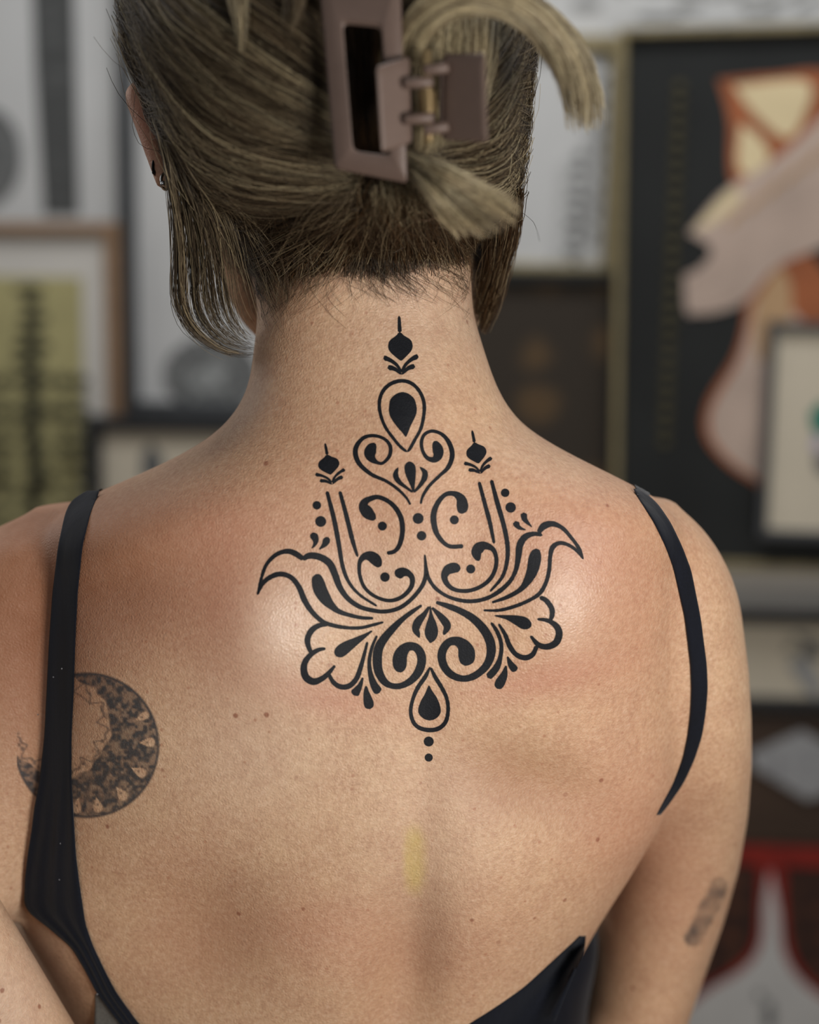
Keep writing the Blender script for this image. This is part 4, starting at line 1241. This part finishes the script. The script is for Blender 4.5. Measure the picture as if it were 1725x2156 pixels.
def curve_poly(pts, n=48):
    P = np.array(list(pts) + [pts[0]], float)
    return [tuple(p) for p in catmull(P, n)[:-1]]
def circ(cx, cy, rx, ry=None, n=24):
    ry = ry or rx
    return [(cx + rx * math.cos(2 * math.pi * i / n), cy + ry * math.sin(2 * math.pi * i / n)) for i in range(n)]

M_BLACKF = simple('black_lacquered_wood', lin(34, 35, 36), .5, .2, 40)
M_DARKF = simple('charcoal_frame', lin(58, 60, 62), .5, .15, 40)
M_WOODF = simple('oak_frame', lin(136, 108, 82), .55, .2, 25, stretch=(1, 1, 8))
M_GOLDF = simple('aged_gold_frame', lin(128, 116, 84), .5, .2, 60)
M_MAT = simple('off_white_mat', lin(196, 192, 184), .9, .02, 40)
M_PAPER = simple('cool_white_paper', lin(184, 184, 182), .9, .04, 12)
M_CREAM = simple('cream_paper', lin(196, 186, 166), .9, .03, 20)
M_YELLOW = simple('yellowed_paper', lin(166, 158, 112), .9, .12, 14)
M_GREYINK = simple('grey_print_ink', lin(98, 99, 98), .9, .3, 60)
M_DKINK = simple('dark_print_ink', lin(62, 63, 62), .9, .3, 60)
M_SEPIA = simple('sepia_print_ink', lin(66, 64, 46), .9, .3, 60)
M_BLACKP = simple('black_mount', lin(24, 26, 25), .8, .3, 10)

def pattern_mat(name, cols, sx, sz, th=.5):
    """symmetrical repeated ornament: two crossed waves plus cells"""
    m, nt, p = new_mat(name)
    tc = N(nt, 'ShaderNodeTexCoord')
    mp = N(nt, 'ShaderNodeMapping'); mp.inputs['Scale'].default_value = (sx, 1, sz)
    nt.links.new(tc.outputs['Object'], mp.inputs['Vector'])
    v = N(nt, 'ShaderNodeTexVoronoi'); v.inputs['Scale'].default_value = 1.0; v.inputs['Randomness'].default_value = 0.35
    nt.links.new(mp.outputs[0], v.inputs['Vector'])
    n = N(nt, 'ShaderNodeTexNoise'); n.inputs['Scale'].default_value = .8; n.inputs['Detail'].default_value = 4
    nt.links.new(mp.outputs[0], n.inputs['Vector'])
    ad = N(nt, 'ShaderNodeMath'); ad.operation = 'ADD'
    nt.links.new(v.outputs['Distance'], ad.inputs[0]); nt.links.new(n.outputs['Fac'], ad.inputs[1])
    st = [(i / (len(cols) - 1) * .5 + th * .75, c) for i, c in enumerate(cols)]
    r = ramp(nt, ad.outputs[0], st)
    nt.links.new(r.outputs[0], p.inputs['Base Color'])
    p.inputs['Roughness'].default_value = .85
    return m
M_GREYPAT = pattern_mat('grey_ornament_print', [lin(96, 97, 97), lin(140, 140, 138), lin(172, 172, 170)], 60, 60)
M_STRIPPAT = pattern_mat('dark_ornament_print', [lin(56, 58, 57), lin(84, 85, 84), lin(66, 67, 66)], 25, 50)
M_BROWNPAT = pattern_mat('brown_gold_print', [lin(52, 40, 26), lin(84, 64, 38), lin(44, 36, 26)], 13, 13)
M_REDPAT = pattern_mat('dark_red_print', [lin(40, 22, 14), lin(92, 52, 30), lin(50, 26, 16)], 30, 30)
M_GOLDSPOT = simple('dull_gold_script', lin(66, 60, 34), .7, .3, 50)

# large light print with a dark strip
p = Panel('framed_print', [(-330, -260), (258, -260), (266, 690), (-300, 690)], 0.001, 'large pale framed print with a tall dark patterned strip, beside the hair', 'framed print')
p.frame(.012, M_BLACKF); s = p.sheet('paper', .008, -.010, M_PAPER)
p.shapes('artwork', [(0, [(60, -240), (150, -240), (160, 200), (166, 452), (92, 452), (74, 150)]), (1, circ(-40, 330, 85, 110))], [M_STRIPPAT, M_GREYINK], s, y=-.0112)
# framed mandala
p = Panel('framed_print', [(240, -300), (760, -300), (760, 884), (262, 878)], 0.025, 'framed print of a round grey mandala on white paper, partly behind the head', 'framed print')
p.frame(.017, M_DARKF); s = p.sheet('paper', .012, -.010, M_PAPER)
mand = [(0, circ(445, 790, 100, 82, 40)), (1, circ(445, 790, 84, 68, 40)), (0, circ(450, 795, 60, 50)), (1, circ(450, 795, 44, 36)), (0, circ(418, 760, 20, 18)), (0, circ(490, 800, 22, 20)), (0, circ(455, 835, 25, 15))]
for k in range(16):
    a = k * math.pi / 8; mand.append((0, circ(445 + 74 * math.cos(a), 790 + 60 * math.sin(a), 11, 9, 10)))
p.shapes('artwork', mand, [M_GREYINK, simple('pale_grey_ink', lin(140, 142, 140), .9, .1, 60)], s, y=-.0112)
# oak frame with yellowed print
p = Panel('framed_print', [(-250, 462), (240, 472), (258, 1250), (-240, 1250)], 0.048, 'oak framed yellow print of dark symmetrical ornament in a white mat', 'framed print')
p.frame(.015, M_WOODF); s = p.sheet('mat', .010, -.010, M_MAT)
pr = [(0, [(-215, 578), (172, 584), (180, 1230), (-210, 1230)])]
yy_ = 600; kx = 70
r_ = random.Random(4)
while yy_ < 1210:
    hh = r_.choice((18, 26, 34))
    cx = 66 + (yy_ - 600) * .012
    pr.append((1, curve_poly([(cx, yy_ - 4), (cx + 20 + r_.random() * 30, yy_ + hh * .5), (cx, yy_ + hh + 4), (cx - 20 - r_.random() * 30, yy_ + hh * .5)], 20)))
    if yy_ > 760:
        for sgn in (-1, 1):
            for dx in (62, 100):
                pr.append((1, curve_poly([(cx + sgn * dx, yy_ + 4), (cx + sgn * (dx + 20), yy_ + hh * .5), (cx + sgn * dx, yy_ + hh), (cx + sgn * (dx - 16), yy_ + hh * .4)], 14)))
    yy_ += hh + 7
p.shapes('artwork', pr, [M_YELLOW, M_SEPIA], s, y=-.0112)
# small black frame in front
p = Panel('framed_print', [(184, 872), (620, 890), (620, 1330), (186, 1330)], 0.072, 'small black framed cream print leaning in front of the oak frame', 'framed print')
p.frame(.017, M_BLACKF); s = p.sheet('paper', .010, -.010, M_CREAM)
p.shapes('artwork', [(0, curve_poly([(318, 930), (345, 975), (330, 1010), (300, 1005), (300, 960)], 24)), (0, curve_poly([(300, 1040), (350, 1050), (330, 1130), (290, 1110)], 24))], [M_GREYINK], s, y=-.0112)
# pale drawing above on the right
p = Panel('drawing', [(1120, -420), (1900, -420), (1900, 70), (1120, 95)], 0.001, 'pale pencil drawing pinned above the big black frame', 'drawing', depth=.004)
s = p.sheet('paper', 0, -.002, M_PAPER)
dr = []
for k in range(9):
    x = 1180 + k * 62; dr.append((0, curve_poly([(x, -60 + 9 * k), (x + 70, -20), (x + 74, -14), (x + 4, -50 + 9 * k)], 14)))
for (x, y, rx, ry) in ((1235, 8, 32, 12), (1450, 10, 30, 10), (1390, 30, 50, 6), (1600, 20, 40, 5)): dr.append((0, circ(x, y, rx, ry)))
p.shapes('pencil_lines', dr, [simple('soft_pencil', lin(146, 146, 144), .9, .1, 30)], s, y=-.003)
# grey ornament with gold frame edge
p = Panel('framed_print', [(820, 62), (1334, 82), (1296, 588), (820, 590)], 0.003, 'gold framed grey ornamental print directly behind the hair loop', 'framed print')
p.frame(.021, M_GOLDF); s = p.sheet('paper', .018, -.010, M_PAPER)
gp = [(0, [(1218, 95), (1300, 100), (1282, 556), (1160, 552), (1175, 350), (1230, 300)])]
for k in range(9):
    gp.append((1, circ(1222 - k * 2, 330 + k * 28, 12 + 6 * (k % 2), 9, 12)))
    gp.append((1, circ(1272 - k * 3, 130 + k * 45, 9, 14, 12)))
p.shapes('artwork', gp, [M_GREYPAT, M_GREYINK], s, y=-.0112)
# brown and gold print below it
p = Panel('framed_print', [(900, 566), (1318, 574), (1290, 1210), (900, 1200)], 0.026, 'dark brown and gold patterned print in a black frame beside the neck', 'framed print')
p.frame(.014, M_BLACKP); p.sheet('artwork', .010, -.010, M_BROWNPAT)
# big black frame with gold edge
p = Panel('framed_print', [(1322, 84), (2060, 10), (2040, 1240), (1268, 1168)], 0.050, 'big black framed artwork of an orange and cream figure with a pale wing', 'framed print', depth=.03)
p.frame(.009, M_GOLDF, 'gold_edge', .031); s = p.sheet('mount', .008, -.020, M_BLACKP)
M_OR = simple('burnt_orange_ink', lin(146, 84, 50), .8, .2, 20); M_CR = simple('cream_ink', lin(208, 190, 150), .8, .08, 20); M_WI = simple('pale_pink_ink', lin(176, 156, 142), .8, .15, 12)
M_TAN = simple('tan_ink', lin(172, 140, 104), .8, .1, 20)
art = [(0, curve_poly([(1512, 168), (1620, 158), (1760, 160), (1790, 330), (1640, 420), (1545, 390), (1535, 250)], 60)),
       (1, curve_poly([(1545, 180), (1700, 172), (1690, 250), (1655, 290), (1590, 240)], 40)),
       (1, curve_poly([(1560, 260), (1600, 290), (1620, 330), (1590, 370), (1555, 350)], 40)),
       (0, curve_poly([(1640, 500), (1730, 560), (1780, 700), (1600, 720), (1570, 640)], 40)),
       (0, curve_poly([(1578, 620), (1550, 740), (1488, 850), (1490, 930), (1572, 1006), (1640, 1006), (1680, 700)], 60)),
       (2, curve_poly([(1590, 630), (1560, 750), (1500, 860), (1505, 930), (1575, 995), (1650, 1000), (1700, 700)], 60)),
       (3, curve_poly([(1640, 560), (1665, 600), (1660, 700), (1600, 760), (1590, 650)], 40)),
       (2, curve_poly([(1450, 490), (1530, 400), (1640, 330), (1790, 220), (1790, 470), (1640, 560), (1560, 640), (1460, 660), (1444, 600), (1500, 530)], 70)),
       (1, curve_poly([(1460, 485), (1540, 400), (1560, 420), (1500, 470)], 30))]
for k in range(7):
    x, y = 1450 + k * 14, 640 - k * 6
    art.append((2, curve_poly([(x - 10, y - 60), (x + 30, y - 70), (x + 18, y + 12), (x - 4, y + 18)], 20)))
for k in range(6): art.append((0, [(1520 + k * 36, 372 - k * 22), (1530 + k * 36, 380 - k * 22), (1470 + k * 44, 470 - k * 6), (1463 + k * 44, 464 - k * 6)]) if k > 8 else (3, curve_poly([(1530 + k * 40, 470 - k * 30), (1560 + k * 40, 440 - k * 30), (1566 + k * 40, 446 - k * 30), (1536 + k * 40, 478 - k * 30)], 12)))
for k in range(26): art.append((4, circ(1432 - k * 1.3, 180 + k * 30, 13, 9, 10)))
p.shapes('artwork', art, [M_OR, M_CR, M_WI, M_TAN, M_GOLDSPOT], s, y=-.0212, lift=.0002)
# small frame on the far right
p = Panel('framed_print', [(1628, 676), (2100, 690), (2080, 1150), (1586, 1138)], 0.085, 'thin framed cream print with a teal ink mark standing in front of the black artwork', 'framed print', depth=.015)
p.frame(.010, M_DARKF); s = p.sheet('paper', .006, -.008, M_CREAM)
p.shapes('artwork', [(0, curve_poly([(1705, 870), (1735, 845), (1760, 880), (1735, 915), (1712, 905)], 24)), (1, circ(1722, 935, 14, 18)), (2, curve_poly([(1715, 960), (1760, 955), (1750, 1000), (1720, 990)], 20))],
         [simple('teal_ink', lin(30, 116, 100), .8, .1, 20), simple('lilac_ink', lin(168, 160, 176), .8, .1, 20), M_GREYINK], s, y=-.0092)
# white ledge, and prints under it
p = Panel('picture_ledge', [(1440, 1182), (2100, 1184), (2100, 1240), (1440, 1236)], 0.002, 'white picture ledge below the big black artwork', 'shelf', depth=.045)
p.sheet('board', 0, -.045, M_MAT, .045)
p = Panel('framed_print', [(1440, 1282), (2080, 1308), (2080, 1514), (1440, 1484)], 0.012, 'black framed pale print with a grey floral sketch under the white ledge', 'framed print')
p.frame(.014, M_BLACKF); s = p.sheet('paper', .010, -.010, M_CREAM)
sk = []
for k in range(12):
    a = k * .9; sk.append((0, curve_poly([(1680 + 34 * math.cos(a), 1360 + 26 * math.sin(a)), (1700 + 40 * math.cos(a + .4), 1372 + 30 * math.sin(a + .4)), (1690 + 20 * math.cos(a + .8), 1366 + 20 * math.sin(a + .8)), (1676 + 18 * math.cos(a), 1358 + 14 * math.sin(a))], 14)))
sk.append((1, curve_poly([(1660, 1400), (1690, 1385), (1730, 1430), (1725, 1475), (1690, 1440)], 20)))
p.shapes('artwork', sk, [M_GREYINK, simple('light_grey_ink', lin(150, 150, 148), .9, .1, 30)], s, y=-.0112)
M_BOARD = simple('dark_brown_board', lin(62, 46, 34), .6, .25, 10, stretch=(.2, 1, 2))
p = Panel('wooden_board', [(1400, 1492), (2080, 1524), (2080, 1790), (1400, 1764)], 0.004, 'dark brown wooden board behind the grey paper on the right', 'board')
p.sheet('plank', 0, -.018, M_BOARD, .018)
p2 = Panel('paper_print', [(1572, 1590), (1690, 1538), (1840, 1640), (1700, 1686)], 0.026, 'grey patterned paper square lying askew on the brown board', 'print', depth=.003)
p2.root.matrix_world = p.root.matrix_world @ Matrix.Translation((0, -.022, 0))
s = None
c0 = p.loc(1700, 1612, -.0215)
p2.root.matrix_world = p.M @ Matrix.Translation(Vector(c0)); p2.M = p2.root.matrix_world.copy(); p2.Mi = p2.M.inverted(); p2.w = p2.h = 1.0
p2.shapes('sheet', [(0, [(1576, 1588), (1688, 1538), (1800, 1600), (1830, 1640), (1702, 1684), (1590, 1618)])], [pattern_mat('grey_lace_print', [lin(96, 96, 98), lin(128, 128, 130), lin(150, 150, 150)], 55, 55)], y=-.002)
# red bordered banner
p = Panel('patterned_banner', [(1380, 1768), (2080, 1800), (2080, 2420), (1340, 2400)], 0.010, 'red bordered dark patterned banner with a white pointed shape, low on the right', 'banner')
s = p.sheet('cloth', 0, -.014, M_REDPAT, .014)
M_RED = simple('red_cloth', lin(128, 30, 20), .8, .2, 30); M_WHC = simple('white_cloth', lin(188, 186, 182), .9, .05, 30)
bn = [(0, [(1380, 1772), (1725, 1786), (2060, 1800), (2060, 1838), (1725, 1826), (1380, 1812)]),
      (0, curve_poly([(1596, 1815), (1596, 1900), (1588, 1985), (1548, 2035), (1450, 2100), (1400, 2160), (1400, 2340), (2040, 2340), (2040, 2260), (1800, 2120), (1720, 2075), (1668, 2000), (1655, 1900), (1650, 1815)], 110)),
      (1, curve_poly([(1622, 1830), (1610, 1900), (1604, 1985), (1568, 2040), (1480, 2095), (1430, 2160), (1420, 2330), (2030, 2330), (2030, 2280), (1800, 2140), (1700, 2078), (1652, 2010), (1640, 1920)], 110)),
      (2, circ(1620, 2140, 12, 34, 14)), (2, circ(1600, 2095, 8, 10, 10))]
p.shapes('artwork', bn, [M_RED, M_WHC, M_GREYINK], s, y=-.0155, lift=.0006)

# stool the person sits on
M_SEAT = simple('black_vinyl', lin(38, 38, 40), .5, .1, 60)
st = empty('stool', (person.location.x - .07, .09, 0)); tag(st, 'black padded round stool under the seated person', 'stool')
def lathe(name, prof, mat, parent, seg=32):
    V = []; F = []
    for (r, z) in prof:
        for i in range(seg):
            t = 2 * math.pi * i / seg; V.append((r * math.cos(t), r * math.sin(t), z))
    for j in range(len(prof) - 1):
        for i in range(seg): F.append((j * seg + i, j * seg + (i + 1) % seg, (j + 1) * seg + (i + 1) % seg, (j + 1) * seg + i))
    return mesh_obj(name, V, np.array(F), mat, parent)
z = GZ[0] - 0.004
lathe('seat', [(.001, z - .07), (.15, z - .07), (.175, z - .06), (.18, z - .03), (.17, z - .005), (.14, z), (.001, z)], M_SEAT, st)
lathe('column', [(.03, .04), (.03, z - .07)], M_DARKM, st)
lathe('base', [(.001, .001), (.22, .001), (.22, .02), (.05, .05), (.001, .05)], M_DARKM, st)
